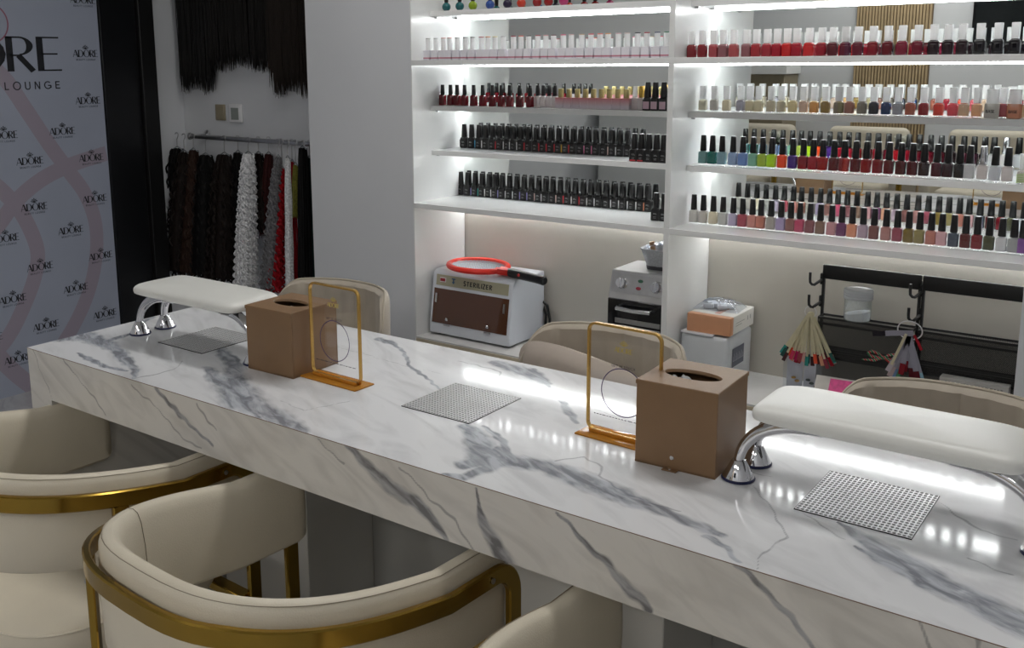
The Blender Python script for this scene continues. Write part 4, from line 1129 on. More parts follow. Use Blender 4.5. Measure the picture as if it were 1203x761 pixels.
# basket on the oven
bk=thing('glass_bowl','textured clear plastic bowl of small tools on top of the oven','bowl',(.685,1.80,ZC+hh),0)
mb=MB();mb.lathe([(.045,0),(.048,.002),(.052,.02),(.066,.062),(.07,.068),(.068,.07),(.062,.062),(.047,.01),(.0,.008)],n=48,sq=4,sy=.9);
mb.v=[(x+.0012*math.sin(i*2.1),y+.0012*math.cos(i*1.7),z) for i,(x,y,z) in enumerate(mb.v)]
mb.build('bowl',mat('frosted_textured_plastic',(206,210,214),.2,.12,150,.6,300,trans=.3),bk)
mb=MB();mb.lathe([(.05,0),(.052,.012),(.046,.014)],n=36,sq=4,sy=.9);mb.build('dark_base',mat('dark_base_plastic',(70,70,74),.4),bk)
tl=thing('tool_handle','brown wooden tool handle sticking up out of the bowl on the oven','tool',(.66,1.79,ZC+hh+.01),0)
mb=MB();mb.tube([(0,0,0),(-.005,-.004,.03),(-.012,-.01,.078)],[.006,.009,.0085],12);mb.build('handle',mat('tan_wood',(168,128,92),.5,.1,40),tl)
mb=MB();mb.tube([(.0,.0,.0),(.012,0,-.003)],[.004,.004],8);mb.build('ferrule',m_steel,tl)
wr=MB();P=[]
for i in range(22):
    r=[]
    for j in range(16):
        x=(i/21-.5)*.13;y=(j/15-.5)*.10
        r.append((x,y,.055+.012*noise.noise(Vector((x*55,y*55,1)))+.02*max(0,1-abs(x)*20)+.010*noise.noise(Vector((x*140,y*140,4)))))
    P.append(r)
wr.grid(P);o=wr.build('plastic_wrap',m_bag);o.location=(.69,1.80,ZC+hh+.015);tag(o,'crumpled clear wrap heaped in the bowl on the oven','plastic wrap')

# ------------------------------------------------------------------ boxes right of the divider
m_frost=mat('frosted_plastic',(226,230,234),.3,.03,10,trans=.25)
bx=thing('storage_box','frosted plastic storage bag box with a dark printed label under the orange box','storage box',(.905,1.80,ZC),0)
mb=MB();mb.box(-.112,.045,-.095,.105,0,.160,.012,3);mb.build('box_body',m_frost,bx)
mb=MB();mb.box(-.11,-.005,-.098,.0,.160,.166,.001,1);mb.build('folded_flap',mat('paper_white',(226,224,230),.5),bx)
mb=MB();mb.add([(.0465,-.06,.06),(.0465,.035,.06),(.0465,.035,.12),(.0465,-.06,.12)],[(0,1,2,3)]);lb=mb.build('printed_label',plain('slate_label',(84,88,104),.4),bx)
mb=MB();pl=lambda u,v,t=0:(.047,u,v);
x=-.052
for k in range(9):seg(mb,pl,(x,.078),(x,.102 if k%2 else .094),.0035);seg(mb,pl,(x,.079),(x+.006,.079),.003);x+=.0095
mb.build('label_words',plain('label_light_print',(160,164,176),.4),lb)
ob=thing('carton','orange ended white carton lying on the frosted storage box','box',(.885,1.80,ZC+.166),-.0)
mb=MB();mb.box(-.075,.068,-.088,-.062,0,.058,.003,2);mb.build('orange_end',mat('orange_card',(214,156,118),.45,.02),ob)
mb=MB();mb.box(-.075,.068,-.0618,.105,0,.058,.002,1);mb.build('carton_body',mat('white_card',(226,224,218),.5,.02),ob)
mb=MB()
for zz,L in((.032,.07),(.024,.045)):
    y=-.045
    while y<-.045+L:mb.add([(.0686,y,zz),(.0686,y+.004,zz),(.0686,y+.004,zz+.002),(.0686,y,zz+.002)],[(0,1,2,3)]);y+=.0055
mb.add([(.0686,.05,.026),(.0686,.054,.026),(.0686,.054,.040),(.0686,.05,.040)],[(0,1,2,3)]);mb.add([(.0686,.07,.026),(.0686,.074,.026),(.0686,.074,.040),(.0686,.07,.040)],[(0,1,2,3)])
mb.build('side_print',plain('grey_print',(130,128,124),.5),ob)
mb=MB();mb.box(.0,.018,-.05,.03,.0581,.0586);mb.build('pink_stripe',plain('stripe_card',(206,160,146),.5),ob)
bg=thing('plastic_pouch','clear plastic pouch of white cotton rolls on top of the orange ended carton','pouch',(.875,1.815,ZC+.2245),.1)
for k,(x,y,l,a) in enumerate(((-.03,-.02,.03,.2),(-.01,.0,.035,-.3),(.012,-.018,.03,.5),(.03,.01,.03,0),(-.035,.02,.03,.8),(0,.028,.035,1.2))):
    mb=MB();mb.tube([(x-l/2*math.cos(a),y-l/2*math.sin(a),.009),(x+l/2*math.cos(a),y+l/2*math.sin(a),.009)],.009,12);mb.build('cotton_roll',m_tissue,bg)
P=[]
for i in range(26):
    r=[]
    for j in range(20):
        u=i/25*2-1;v=j/19*2-1;r_=max(0,1-max(abs(u)**3,abs(v)**3))
        r.append((u*.072,v*.052,.003+.026*r_+.008*noise.noise(Vector((u*4,v*4,2)))*r_+.006*noise.noise(Vector((u*9,v*9,5)))*r_))
    P.append(r)
mb=MB();mb.grid(P);mb.build('pouch_film',m_bag,bg)

# ------------------------------------------------------------------ wire racks
def mesh_mat():
    m,t,b=nt('black_wire_mesh');N=t.nodes;L=t.links
    tc=N.new('ShaderNodeTexCoord');ch=N.new('ShaderNodeTexBrick')
    mp=N.new('ShaderNodeMapping');mp.inputs['Rotation'].default_value=(PI/2,0,0)
    L.new(tc.outputs['Object'],mp.inputs[0]);L.new(mp.outputs[0],ch.inputs[0])
    ch.inputs['Scale'].default_value=120;ch.inputs['Mortar Size'].default_value=.09;ch.offset=.5
    tr=N.new('ShaderNodeBsdfTransparent');mx=N.new('ShaderNodeMixShader')
    L.new(ch.outputs['Fac'],mx.inputs['Fac'])
    rgb=N.new('ShaderNodeMath');rgb.operation='MULTIPLY_ADD';rgb.inputs[1].default_value=.5;rgb.inputs[2].default_value=.38;L.new(ch.outputs['Fac'],rgb.inputs[0]);L.new(rgb.outputs[0],mx.inputs['Fac'])
    b.inputs['Base Color'].default_value=s2l((26,26,27));b.inputs['Roughness'].default_value=.5
    L.new(tr.outputs[0],mx.inputs[1]);L.new(b.outputs[0],mx.inputs[2]);L.new(mx.outputs[0],N['Material Output'].inputs['Surface'])
    return m
m_mesh=mesh_mat()
def rack(x,label):
    t=thing('desk_rack',label,'rack',(x,1.83,ZC),0)
    w=.134;d=.075
    # two side frames: posts and rails
    for sx in(-1,1):
        mb=MB();mb.box(sx*w-.004,sx*w+.004,.0,.012,0,.385,.002,1);mb.box(sx*w-.004,sx*w+.004,-.05,d-.02,0,.010,.002,1);sf=mb.build('side_frame',m_blackmetal,t)
        if sx<0:
            for zz in(.362,.294):
                mb=MB();mb.box(-w-.010,-w-.002,-.002,.010,zz-.022,zz+.012,.002,1)
                mb.tube([(-w-.005,.004,zz-.008),(-w-.006,-.044,zz-.010),(-w-.010,-.052,zz-.014),(-w-.016,-.052,zz-.014),(-w-.022,-.052,zz-.008),(-w-.023,-.052,zz+.004),(-w-.023,-.052,zz+.022)],.0042,8);mb.build('side_hook',m_blackmetal,sf)
    mb=MB();mb.box(-w-.004,w+.004,.0,.008,.358,.402,.004,2);mb.build('top_bar',m_blackmetal,t)
    rails=((.226,.251),(.125,.154),(.0,.034))
    for za,zb_ in rails:
        mb=MB();mb.box(-w,w,-.034,-.030,zb_-.007,zb_,.001,1);mb.box(-w,w,-.034,-.030,za,za+.008,.001,1);mb.box(-w,w,.008,.012,zb_-.007,zb_,.001,1)
        mb.box(-w,-w+.004,-.032,.010,zb_-.007,zb_,.001,1);mb.box(w-.004,w,-.032,.010,zb_-.007,zb_,.001,1);tier=mb.build('tray_rim',m_blackmetal,t)
        mb=MB();mb.add([(-w,-.032,zb_-.004),(w,-.032,zb_-.004),(w,.010,zb_-.004),(-w,.010,zb_-.004)],[(0,1,2,3)]);mb.add([(-w,-.0325,za),(w,-.0325,za),(w,-.0325,zb_),(-w,-.0325,zb_)],[(0,1,2,3)]);mb.build('mesh_floor',m_mesh,tier)
    mb=MB();mb.add([(-w,-.020,.034),(w,-.020,.034),(w,-.020,.230),(-w,-.020,.230)],[(0,1,2,3)]);mb.build('mesh_panel',m_mesh,t)
    return t
rack(1.322,'black metal mesh desk rack with a clear jar on it, left one of the pair')
rack(1.600,'black metal mesh desk rack at the right, against the white end wall')
# jar
P=at(1004,382,'y',1.80)
jr=thing('plastic_jar','clear screw top jar half full of white powder on the left black rack','jar',(P.x+.002,1.812,ZC+.251),0)
jr.scale=(1.08,1.0,1.08)
m_jar=glassy('jar_plastic',.14,(240,244,246),.15)
mb=MB();mb.lathe([(.030,0),(.034,.001),(.035,.004),(.035,.058),(.033,.062)],n=36);mb.build('jar_body',m_jar,jr)
mb=MB();mb.lathe([(.0,.002),(.032,.003),(.0325,.006),(.0325,.022),(.0,.027)],n=30);mb.v=[(x,y,z+(x*.22 if z>.01 else 0)) for x,y,z in mb.v];mb.build('powder',mat('white_powder',(236,236,236),.8),jr)
mb=MB();mb.lathe([(.037,.060),(.038,.061),(.038,.066),(.0368,.067),(.038,.068),(.038,.074),(.0368,.075),(.038,.076),(.038,.083),(.036,.086),(.0,.0865)],n=36);mb.build('screw_lid',mat('translucent_lid',(222,226,230),.25,.02,trans=.3),jr)
# ribbon bow on the rack edge
rb=MB();bp=at(1038,420,'y',1.784)
for sg in(-1,1):
    rb.tube([(0,0,0),(sg*.012,-.004,.009),(sg*.026,-.006,.012),(sg*.034,-.005,.006),(sg*.028,-.003,.0),(sg*.012,0,-.002),(0,0,0)],[.002,.003,.0032,.003,.0032,.003,.002],6)
    rb.tube([(0,0,0),(sg*.018,-.006,-.008),(sg*.046,-.008,-.006-.004*(sg<0))],[.002,.0032,.0012],6)
rb.lathe([(0,-.004),(.004,-.002),(.004,.003),(0,.005)],(0,-.003,0),10)
m,t,b=nt('tricolour_ribbon');tcn=t.nodes.new('ShaderNodeTexCoord');wv=t.nodes.new('ShaderNodeTexWave');wv.inputs['Scale'].default_value=45;wv.bands_direction='DIAGONAL';rp=t.nodes.new('ShaderNodeValToRGB');rp.color_ramp.interpolation='CONSTANT'
t.links.new(tcn.outputs['Object'],wv.inputs[0]);t.links.new(wv.outputs['Fac'],rp.inputs['Fac']);e=rp.color_ramp.elements;e[0].color=s2l((190,40,40));e[1].position=.4;e[1].color=s2l((225,225,220));q=e.new(.65);q.color=s2l((40,120,70));t.links.new(rp.outputs[0],b.inputs['Base Color'])
o=rb.build('ribbon_bow',m);o.scale=(1.25,1,1.3);o.location=(bp.x,1.784,bp.z);tag(o,'small red white and green ribbon bow tied on the left black rack','bow')
# swatch fan hanging on the left rack
def swatch(loc,n,spread,L,cols,label,stick,tipm):
    t=thing('swatch_ring',label,'nail swatches',loc,0)
    mb=MB();mb.tube([(.017*math.cos(a),.0,-.012+.017*math.sin(a)) for a in [2*PI*k/24 for k in range(24)]],.0012,6,closed=True);mb.build('ring',m_white,t)
    for k in range(n):
        a=-spread+2*spread*k/(n-1)+rnd.uniform(-.04,.04);l=L*rnd.uniform(.88,1.04);y=rnd.uniform(-.02,.02)
        d=Vector((math.sin(a),y*2,-math.cos(a))).normalized();p0=Vector((.004*math.sin(a),y*.5,-.014))
        mb=MB();mb.band([p0,p0+d*l],[(0,-1,0)]*2,.0062,.0014);s_=mb.build('swatch_stick',stick,t)
        cn,c=cols[k%len(cols)]
        mb=MB();mb.band([p0+d*(l-.003),p0+d*(l+.013),p0+d*(l+.026)],[(0,-1,0)]*3,.0105,.0024);mb.build('swatch_tip',plain('tip_'+cn,c,.15,coat=.5),s_)
    return t
pa=at(950,361,'y',1.79)
cols=[('teal',(60,160,150)),('darkteal',(40,90,84)),('plum',(70,34,44)),('maroon',(84,28,36)),('wine',(60,30,34)),('orange',(236,90,60)),('pink',(214,60,100)),('brown',(96,40,38)),('apricot',(226,160,130)),('cherry',(150,16,48)),('fuchsia',(180,20,90)),('rose',(150,60,76)),('brick',(150,60,70)),('dark red',(120,16,30)),('crimson',(170,20,40)),('nude',(206,160,150))]
swatch((1.172,1.778,.654),34,.55,.140,cols,'fan of cream nail colour sticks hanging from the hook of the left black rack',mat('cream_stick',(216,208,176),.4),0)
# card pack behind/below it
cp=thing('card_pack','clear packet of white cards with yellow and green gems leaning below the nail colour fan','packet',(at(943,455,'y',1.815).x,1.815,ZC),0)
mb=MB();mb.box(-.05,-.003,-.002,.0,.004,.115,.0005,1,rz=.1);mb.box(.002,.05,-.002,.0,.0,.115,.0005,1,rz=.1);mb.build('white_card',mat('card_white',(216,216,220),.4),cp)
for x,c,nm in((-.022,(214,160,50),'yellow_gem'),(.022,(50,74,72),'green_gem')):
    mb=MB();mb.lathe([(.0,-.004),(.006,-.002),(.0075,0),(.005,.003),(0,.004)],(x-.005,-.008,.045),14);mb.lathe([(.0,-.004),(.006,-.002),(.0075,0),(.005,.003),(0,.004)],(x+.006,-.008,.036),14);mb.build(nm,plain(nm,c,.2),cp)
P=[[(u*.058,-.014+.006*noise.noise(Vector((u*3,v*3,1))),.002+v*.13) for v in [j/12 for j in range(13)]] for u in [i/8-1 for i in range(17)]]
mb=MB();mb.grid(P);mb.build('clear_sleeve',m_bag,cp)
# key-ring of gel tips on the middle post
pb_=at(1066,378,'y',1.775)
t=thing('swatch_ring','bunch of clear nail tips with dark red ends on a white ring between the racks','nail swatches',(1.450,1.778,.634),0)
t.scale=(1.25,1.25,1.25)
mb=MB();mb.tube([(.026*math.cos(a),-.004*math.sin(a),-.004+.022*math.sin(a)) for a in [2*PI*k/28 for k in range(28)]],.0014,6,closed=True);mb.build('ring',m_white,t)
m_tip=mat('clear_tip',(200,198,214),.15,.02,trans=.4)
for k,(a,l,c) in enumerate(((-.42,.075,(200,190,196)),(-.34,.085,(190,170,170)),(-.28,.088,(120,150,190)),(-.2,.085,(90,150,110)),(-.12,.07,(140,24,40)),(-.05,.062,(120,20,34)),(.12,.078,(88,14,26)),(.2,.082,(80,12,24)),(.26,.085,(96,16,30)),(.33,.09,(150,190,210)))):
    d=Vector((math.sin(a),0,-math.cos(a)));p0=Vector((0,-.006+.002*(k%4),-.016))
    mb=MB();mb.band([p0,p0+d*l*.5,p0+d*l],[(0,-1,0)]*3,.012,.0012);s_=mb.build('nail_tip',m_tip,t)
    mb=MB();mb.band([p0+d*(l-.004),p0+d*(l+.022)],[(0,-1,0)]*2,.0118,.0016);mb.build('painted_end',plain('end_%d'%k,c,.15),s_)
mb=MB();mb.band([(.01,-.012,-.006),(-.03,-.013,-.012),(-.05,-.014,-.016)],[(0,-1,0)]*3,.012,.002);s_=mb.build('nail_tip',m_tip,t)
mb=MB();mb.band([(-.048,-.014,-.0155),(-.075,-.015,-.020)],[(0,-1,0)]*2,.0118,.0022);mb.build('painted_end',plain('end_black',(38,34,44),.15),s_)
mb=MB();mb.band([(-.004,-.014,-.01),(-.03,-.016,-.085)],[(0,-1,0)]*2,.006,.0012);mb.build('cream_stick',mat('cream_stick',(216,208,176),.4),t)
mb=MB();mb.band([(.012,-.012,-.01),(.024,-.012,-.03)],[(0,-1,0)]*2,.006,.0012);mb.band([(.022,-.013,-.026),(.030,-.013,-.042)],[(0,-1,0)]*2,.006,.0018);mb.build('red_tip',plain('tip_crimson',(170,20,40),.15,coat=.5),t)
# leaflets on the counter, packets in the rack
lf=thing('leaflet','pink and grey leaflet lying under the left black rack','leaflet',(1.285,1.715,ZC+.048),.1)
lf.rotation_euler=(math.radians(52),0,.08)
mb=MB();mb.box(-.07,.07,-.05,.05,0,.002);mb.build('sheet',mat('leaflet_grey',(186,182,176),.4,.08),lf)
mb=MB();mb.box(-.03,.06,0,.045,.0021,.0024);mb.build('pink_panel',mat('leaflet_pink',(206,60,130),.4,.2,80),lf)
mb=MB();arc(mb,lambda u,v,t=0:(u,v,.0026),(.0,-.026),.014,.014,60,330,.004);mb.build('black_curl',plain('black_print',(30,30,32),.5),lf)
pk=thing('printed_box','white printed carton with small lettering low in the right black rack','box',(1.625,1.79,ZC+.0005),0)
mb=MB();mb.box(-.085,.085,-.035,.0,0,.140,.001,1);mb.build('carton_body',mat('white_card2',(196,194,190),.5),pk)
mb=MB();
for zz in(.128,.085,.05,.014):
    x=-.07
    while x<.07:
        L=rnd.uniform(.003,.009);mb.add([(x,-.0356,zz),(x+L,-.0356,zz),(x+L,-.0356,zz+.0025),(x,-.0356,zz+.0025)],[(0,1,2,3)]);x+=L+.004
mb.add([(-.05,-.0356,.095),(.04,-.0356,.095),(.04,-.0356,.120),(-.05,-.0356,.120)],[(0,1,2,3)])
mb.build('carton_print',mat('carton_grey_print',(120,118,116),.5,.3,300),pk)

# ------------------------------------------------------------------ niche with hair
NY=MY-.012
# switch plate and thermostat
a=at(253,122,'y',NY);b=at(267,142,'y',NY)
tp=thing('switch_plate','brown grey blank switch plate left of the thermostat','switch',((a.x+b.x)/2,NY,(a.z+b.z)/2))
mb=MB();mb.box(-.034,.0335,-.008,0,-.037,.037,.003,2);mb.build('plate',mat('olive_grey_plastic',(150,140,118),.4),tp)
mb=MB();mb.box(-.028,.028,-.0095,-.007,-.031,.031,.001,1);mb.build('rocker',mat('olive_grey_plastic',(150,140,118),.4),tp)
a=at(268,121,'y',NY);b=at(288.5,145,'y',NY)
th=thing('thermostat','white wall thermostat with a dark screen beside the brown switch plate','thermostat',((a.x+b.x)/2+.002,NY,(a.z+b.z)/2+.001))
mb=MB();mb.box(-.044,.044,-.014,0,-.043,.043,.006,3);mb.build('thermostat_body',m_white,th)
mb=MB();mb.box(-.026,.026,-.0155,-.013,-.030,.024,.0008,1);mb.build('screen',plain('lcd_grey',(150,156,152),.2),th)
# rail
RZ=at(290,168,'y',1.83).z
a=at(225,160,'y',1.83);b=at(362,175,'y',1.83)
rl=thing('hanging_rail','chrome hanging rail fixed across the niche above the hair pieces','rail',(0,1.83,0))
mb=MB();x0r=a.x;zr0=a.z
mb.tube([(x0r,0,a.z),(X0-.006,0,a.z-.004)],.0105,14);mb.build('bar',m_steel,rl)
mb=MB();mb.tube([(x0r+.012,0,a.z),(x0r+.012,NY-1.83,a.z)],.008,12);mb.build('bracket',m_steel,rl)
mb=MB();mb.lathe([(.022,0),(.022,.004),(.012,.009)],(0,0,0),20);mb.move(Matrix.Translation((x0r+.012,NY-1.83,a.z+.004))@Matrix.Rotation(PI/2,4,'X'));mb.build('wall_flange',m_steel,rl)
mb=MB();mb.lathe([(.0,0),(.014,.001),(.017,.010),(.012,.02),(0,.023)],(0,0,0),20);mb.move(Matrix.Translation((x0r,0,a.z))@Matrix.Rotation(-PI/2,4,'Y'));mb.build('end_cap',m_steel,rl)
RZ=a.z-.002
def hairmat(n,c,rough=.5):
    return mat('hair_'+n,c,.62,.35,120,spec=.2)
def hair(kind,px_top,px_bot,wt,wb,zt,zb,matl,label,y=1.83,n=34,amp=.006,wl=.05,hang=True,group='hair pieces on the hanging rail'):
    """bundle of strands from the rail"""
    xt=at(px_top,185,'y',y).x
    xb=at(px_bot,330,'y',y).x
    t=thing('hair_piece',label,'hair piece',(xt,y,zt),0,group)
    r=random.Random(int(px_top*7+len(label)));mb=MB()
    dx=xb-xt;Lz=zt-zb
    for k in range(n):
        a=r.uniform(0,2*PI);q=math.sqrt(r.random());cx=q*math.cos(a);cy=q*math.sin(a)
        ph=r.uniform(0,2*PI);am=amp*r.uniform(.7,1.2);w_=wl*r.uniform(.85,1.15);l=Lz*r.uniform(.93,1.0)
        m=int(max(14,l/(w_/7))) if amp>0.001 else 14
        P=[]
        for j in range(m+1):
            u=j/m;s=u**.55
            wx=(wt+(wb-wt)*s)*.5;hz=u*l
            ramp=min(1,u*8)
            x=dx*u+cx*wx+am*ramp*math.cos(2*PI*hz/w_+ph);yy=cy*min(.045,wx*.8)+am*ramp*math.sin(2*PI*hz/w_+ph)
            P.append((x,yy,-hz))
        rad=[.0042 if kind!='straight' else .0030]*(m+1);rad[-1]=.0012;rad[0]=.003
        mb.tube(P,rad,4,False)
    # inner core so the bundle is not see-through
    co_=[];m=12
    for j in range(m+1):
        u=j/m;s=u**.55;co_.append((dx*u,0,-u*Lz*.94,(wt+(wb-wt)*s)*.5*.8))
    P=[[(x+rr*math.cos(2*PI*k/12),min(.035,rr*.75)*math.sin(2*PI*k/12),z) for x,_,z,rr in co_] for k in range(12)]
    mb.grid(P,True)
    mb.build('strands',matl,t)
    if hang:
        mb=MB();top=RZ-zt;g=.0024
        mb.tube([(0,0,.0),(0,0,top-.016),(.010,0,top-.004),(.013,0,top+.008),(.006,0,top+.0145),(-.004,0,top+.014),(-.010,0,top+.008)],g,6)
        mb.build('hanger_hook',m_steel,t)
        mb=MB();mb.tube([(-wt*.6,0,-.004),(0,0,.012),(wt*.6,0,-.004)],.003,6);mb.build('hanger_bar',mat('clear_hanger',(190,196,200),.2,trans=.5),t)
    return t
hb=hairmat('black',(13,12,12));hd_=hairmat('dark_brown',(27,20,17));hm=hairmat('brown',(50,34,27));hw=hairmat('white',(222,222,226));hg=hairmat('grey',(116,115,118));hr=hairmat('red',(158,18,30));hy=hairmat('olive_yellow',(120,116,50));hgr=hairmat('bottle_green',(24,48,44))
zt0=RZ-.062;zbt=.36
hair('curl',209,188,.06,.19,zt0,zbt,hb,'black curly hair piece, first from the left on the niche rail',n=46)
hair('curl',217,205,.05,.15,zt0-.01,zbt,hd_,'dark brown curly hair piece, second from the left on the niche rail',1.80,n=40)
hair('curl',228,220,.05,.12,zt0,zbt,hm,'warm brown curly hair piece, third from the left on the niche rail',1.82,n=36)
hair('curl',242,238,.06,.17,zt0-.02,zbt,hb,'black crimped hair piece, fourth from the left on the niche rail',n=40)
hair('curl',264,258,.06,.19,zt0-.01,zbt,hd_,'very dark brown wavy hair piece, left neighbour of the white braids',1.82,n=48)
hair('curl',280,275,.04,.08,zt0,zbt,hb,'narrow black hair piece squeezed beside the white braids',1.85,n=24)
hair('braid',292,288,.045,.12,zt0+.005,zbt,hw,'white wavy braided hair piece in the middle of the niche rail',1.80,n=60,amp=.007,wl=.036)
hair('curl',304,312,.04,.07,zt0,.62,hd_,'short dark brown hair piece just right of the white braids',1.86,n=24)
hair('straight',316,314,.04,.07,zt0-.0,.6,hairmat('auburn',(60,28,28)),'auburn hair piece hanging behind the grey and red ones',1.87,n=30,amp=.0005)
hair('braid',327,314,.02,.08,zt0,zbt,hg,'grey curly hair piece slanting left across the red one',1.80,n=30,amp=.008,wl=.036)
hair('braid',331,322,.02,.085,zt0-.05,zbt,hr,'bright red curly hair piece right of the grey one',1.82,n=26,amp=.010,wl=.05)
hair('straight',338,340,.022,.045,zt0+.0,zbt,hw,'white straight looped hair piece right of the red curls',1.79,n=26,amp=.0012,wl=.2)
hair('straight',343,346,.02,.04,zt0-.02,zbt,hr,'thin straight red hair piece behind the white loop',1.83,n=14,amp=.001,wl=.3)
hair('straight',347,350,.02,.04,zt0-.03,.72,hy,'short olive yellow hair piece near the pillar',1.81,n=16,amp=.001,wl=.3)
hair('straight',356,358,.035,.07,zt0+.045,zbt,hb,'thick straight black hair piece tied over the rail by the pillar',1.80,n=50,amp=.001,wl=.3)
hair('straight',364,366,.03,.05,zt0,zbt,hgr,'bottle green hair piece half hidden behind the pillar edge',1.84,n=24,amp=.001,wl=.3)
# upper hanging hair
a=at(285,40,'y',1.88)
for (p0,p1,zb_,mt,lab,nn) in ((211,247,at(230,103,'y',1.87).z,hb,'long straight black hair curtain hanging at the left top of the niche',70),(246,320,at(280,78,'y',1.87).z,hairmat('espresso',(15,12,11)),'wide straight espresso hair curtain at the top of the niche',110),(317,366,at(340,106,'y',1.87).z,hairmat('chestnut',(34,26,21)),'long straight chestnut hair curtain at the top of the niche by the pillar',80)):
    xa=at(p0,60,'y',1.87).x;xb=at(p1,60,'y',1.87).x;zt_=2.0
    if xb>X0-.01:xb=X0-.012
    t=thing('hair_curtain',lab,'hair piece',((xa+xb)/2,1.875,zt_),0,'straight hair hanging in the upper niche')
    r=random.Random(nn);mb=MB();W=(xb-xa)/2
    for k in range(nn*5):
        u=r.uniform(-1,1);y=r.uniform(-.02,.02);l=(zt_-zb_)*(r.uniform(.92,1.03)-.02*math.cos(u*5));ph=r.uniform(0,6.28)
        mb.tube([(u*W+.004*math.sin(ph+j*1.1)*(j/9),y,-l*j/9) for j in range(10)],[.0024]*9+[.0008],4,False)
    mb.box(-W*.97,W*.97,-.008,.008,-(zt_-zb_)*.90,0)
    mb.build('strands',mt,t)
    mb=MB();mb.box(-W-.004,W+.004,-.02,.02,-.0,.03,.004,1);mb.build('clip_bar',m_dark,t)
    mb=MB();mb.box(-.01,.01,.015,NY-1.875,.005,.025);mb.build('wall_bracket',m_dark,t)

# ------------------------------------------------------------------ the room behind, seen in the mirrors
m_wood=mat('oak_slat',(180,158,124),.5,.1,12)
sp_=thing('slat_panel','oak slatted wall panel on the rear wall seen in the mirror','wall panel',(-.17,YR+.003,0))
mb=MB();mb.box(-.30,.30,.0,.012,0,2.6);mb.build('backing',mat('brown_backing',(116,98,76),.7),sp_)
mb=MB()
for k in range(24):mb.box(-.30+.025*k,-.283+.025*k,.012,.028,0,2.6,.002,1)
mb.build('slats',m_wood,sp_)
tv=thing('wall_screen','dark glass screen on the rear wall seen in the mirror','screen',(1.15,YR,1.75))
mb=MB();mb.box(-.72,.72,.0,.04,-.30,.40,.006,2);mb.build('casing',m_dark,tv)
mb=MB();mb.box(-.70,.70,.04,.043,-.28,.38);mb.build('glass',plain('screen_glass',(18,22,24),.08),tv)
m_loun=mat('beige_lounge_fabric',(206,198,182),.7,.05,20)
def lounge(x,label):
    t=thing('lounge_chair',label,'chair',(x,-3.1,0),PI,'beige lounge chairs of the waiting area')
    mb=MB();mb.box(-.28,.28,-.30,.25,.2,.44,.05,4);mb.build('seat',m_loun,t)
    mb=MB();mb.box(-.31,.31,.22,.34,.2,.84,.055,4);mb.build('backrest',m_loun,t)
    for sx in(-1,1):
        mb=MB();mb.box(sx*.345-.04,sx*.345+.04,-.28,.3,.2,.66,.038,4);mb.build('arm',m_loun,t)
        for sy in(-1,1):
            mb=MB();mb.tube([(sx*.28,sy*.22,.2),(sx*.3,sy*.24,0)],[.015,.01],8);mb.build('leg',m_gold,t)
lab=['beige lounge chair, far left of the waiting area in the mirror','beige lounge chair, second of the waiting area in the mirror','beige lounge chair, third of the waiting area in the mirror','beige lounge chair, last of the waiting area in the mirror']
def vase(x,y,z,label,flc):
    t=thing('flower_vase',label,'vase',(x,y,z))
    mb=MB();mb.lathe([(.03,0),(.035,.002),(.05,.12),(.052,.13),(.046,.13),(.04,.1),(0,.09)],n=24);mb.build('pot',m_dark,t)
    mb=MB();r=random.Random(3)
    for k in range(34):
        a=r.uniform(0,6.28);q=r.uniform(0,.06);c=(q*math.cos(a),q*math.sin(a),.165+r.uniform(-.03,.04))
        mb.lathe([(.0,-.012),(.009,-.007),(.014,.002),(.010,.009),(0,.012)],c,10)
    mb.build('blooms',flc,t)
    mb=MB()
    for k in range(9):mb.tube([(0,0,.1),(.03*math.cos(k),.03*math.sin(k),.17)],.003,5)
    mb.build('stems',mat('stem_green',(70,100,60),.6),t)
for k,x in enumerate((-1.05,-.15,.75,1.6)):lounge(x,lab[k])
def side_table(x,y,label):
    t=thing('side_table',label,'table',(x,y,0))
    mb=MB();mb.lathe([(.19,.60),(.2,.603),(.2,.622),(.19,.625)],n=36);mb.build('table_top',m_board,t)
    mb=MB();mb.tube([(0,0,.6),(0,0,.02)],.02,12);mb.build('pedestal',m_gold,t)
    mb=MB();mb.lathe([(.14,0),(.14,.012),(.1,.02)],n=30);mb.build('base',m_gold,t)
side_table(-.61,-2.55,'round white side table between lounge chairs, left one in the mirror');side_table(.30,-2.55,'round white side table between lounge chairs, right one in the mirror')
mfw=mat('white_petals',(226,226,214),.7,.1,40);mfp=mat('pink_petals',(206,120,130),.7,.2,40)
vase(-.61,-2.55,.625,'black vase of white flowers on the left side table in the mirror',mfw)
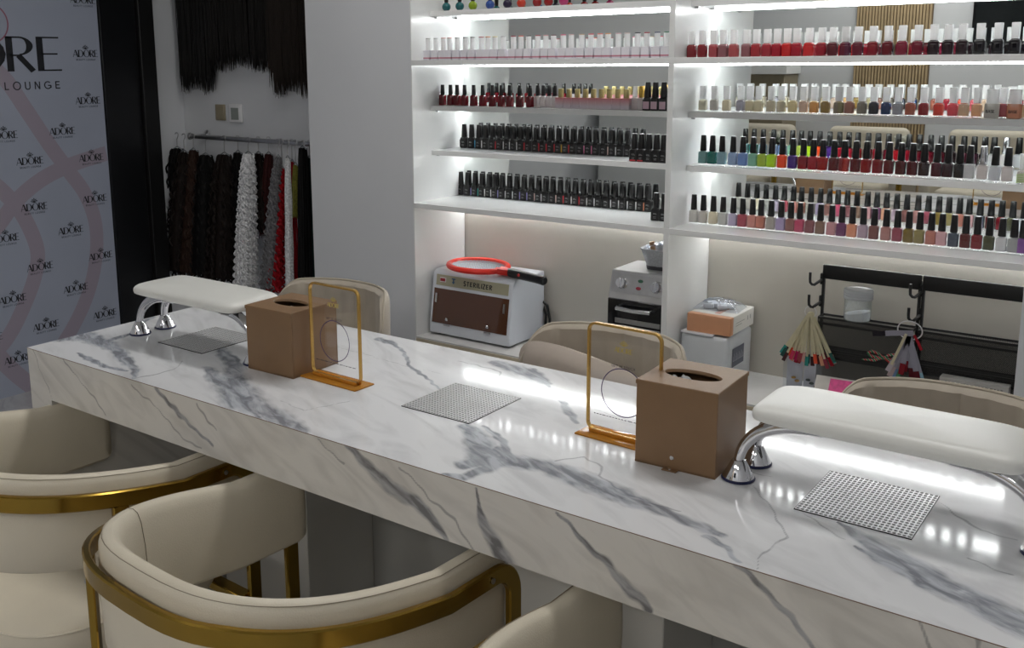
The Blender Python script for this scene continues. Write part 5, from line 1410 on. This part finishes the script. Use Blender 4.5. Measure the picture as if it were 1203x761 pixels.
vase(.30,-2.55,.625,'black vase of white flowers on the right side table in the mirror',mfw)
rc=thing('reception_counter','white reception counter with grey top seen in the left mirror','counter',(-1.3,-2.2,0))
mb=MB();mb.box(-.55,.45,-.2,.2,0,.98,.01,2);mb.build('counter_body',m_board,rc)
mb=MB();mb.box(-.58,.48,-.23,.23,.98,1.01,.004,2);mb.build('counter_top',mat('sage_grey',(150,158,150),.3),rc)
vase(-1.05,-2.2,1.01,'vase of pink flowers on the reception counter in the mirror',mfp)
cbn=thing('display_cabinet','tall grey brown display cabinet on the rear wall seen in the left mirror','cabinet',(-1.45,YR+.2,0))
mb=MB();mb.box(-.42,.5,-.19,.16,0,1.25,.006,1);mb.build('cabinet_body',mat('greige_cabinet',(136,126,104),.5),cbn)
mb=MB();mb.box(-.44,.52,-.19,.19,1.25,1.45,.004,1);mb.build('white_fascia',m_board,cbn)

# ------------------------------------------------------------------ lights
def ceiling_panel(x,y,sx,sy,label,strength,power,col=(255,253,249)):
    t=thing('ceiling_light',label,'ceiling light',(x,y,ZCEIL-.03),0,'flat ceiling light panels')
    mb=MB();mb.box(-sx/2-.02,sx/2+.02,-sy/2-.02,sy/2+.02,.006,.03,.003,1);mb.build('frame',m_white,t)
    mb=MB();mb.box(-sx/2,sx/2,-sy/2,sy/2,.0,.006);
    m=emis('panel_%s'%label[:12].replace(' ','_'),col,strength);mb.build('diffuser',m,t)
ceiling_panel(.4,1.0,1.3,.3,'long ceiling light panel over the space behind the desk',8,0)
ceiling_panel(1.7,1.0,1.0,.3,'second ceiling light panel behind the desk near the end wall',8,0)
ceiling_panel(.3,-3.2,1.6,.6,'ceiling light panel over the waiting area',8,0)  # added out of view so the rear wall looks brighter in the mirrors
ceiling_panel(2.4,-3.2,1.0,.5,'ceiling light panel at the right of the waiting area',8,0)  # second added panel, set near the rear wall to brighten it
wd=bpy.data.worlds.new('world');sc.world=wd;wd.use_nodes=True
wd.node_tree.nodes['Background'].inputs[0].default_value=(.6,.62,.66,1);wd.node_tree.nodes['Background'].inputs[1].default_value=.3
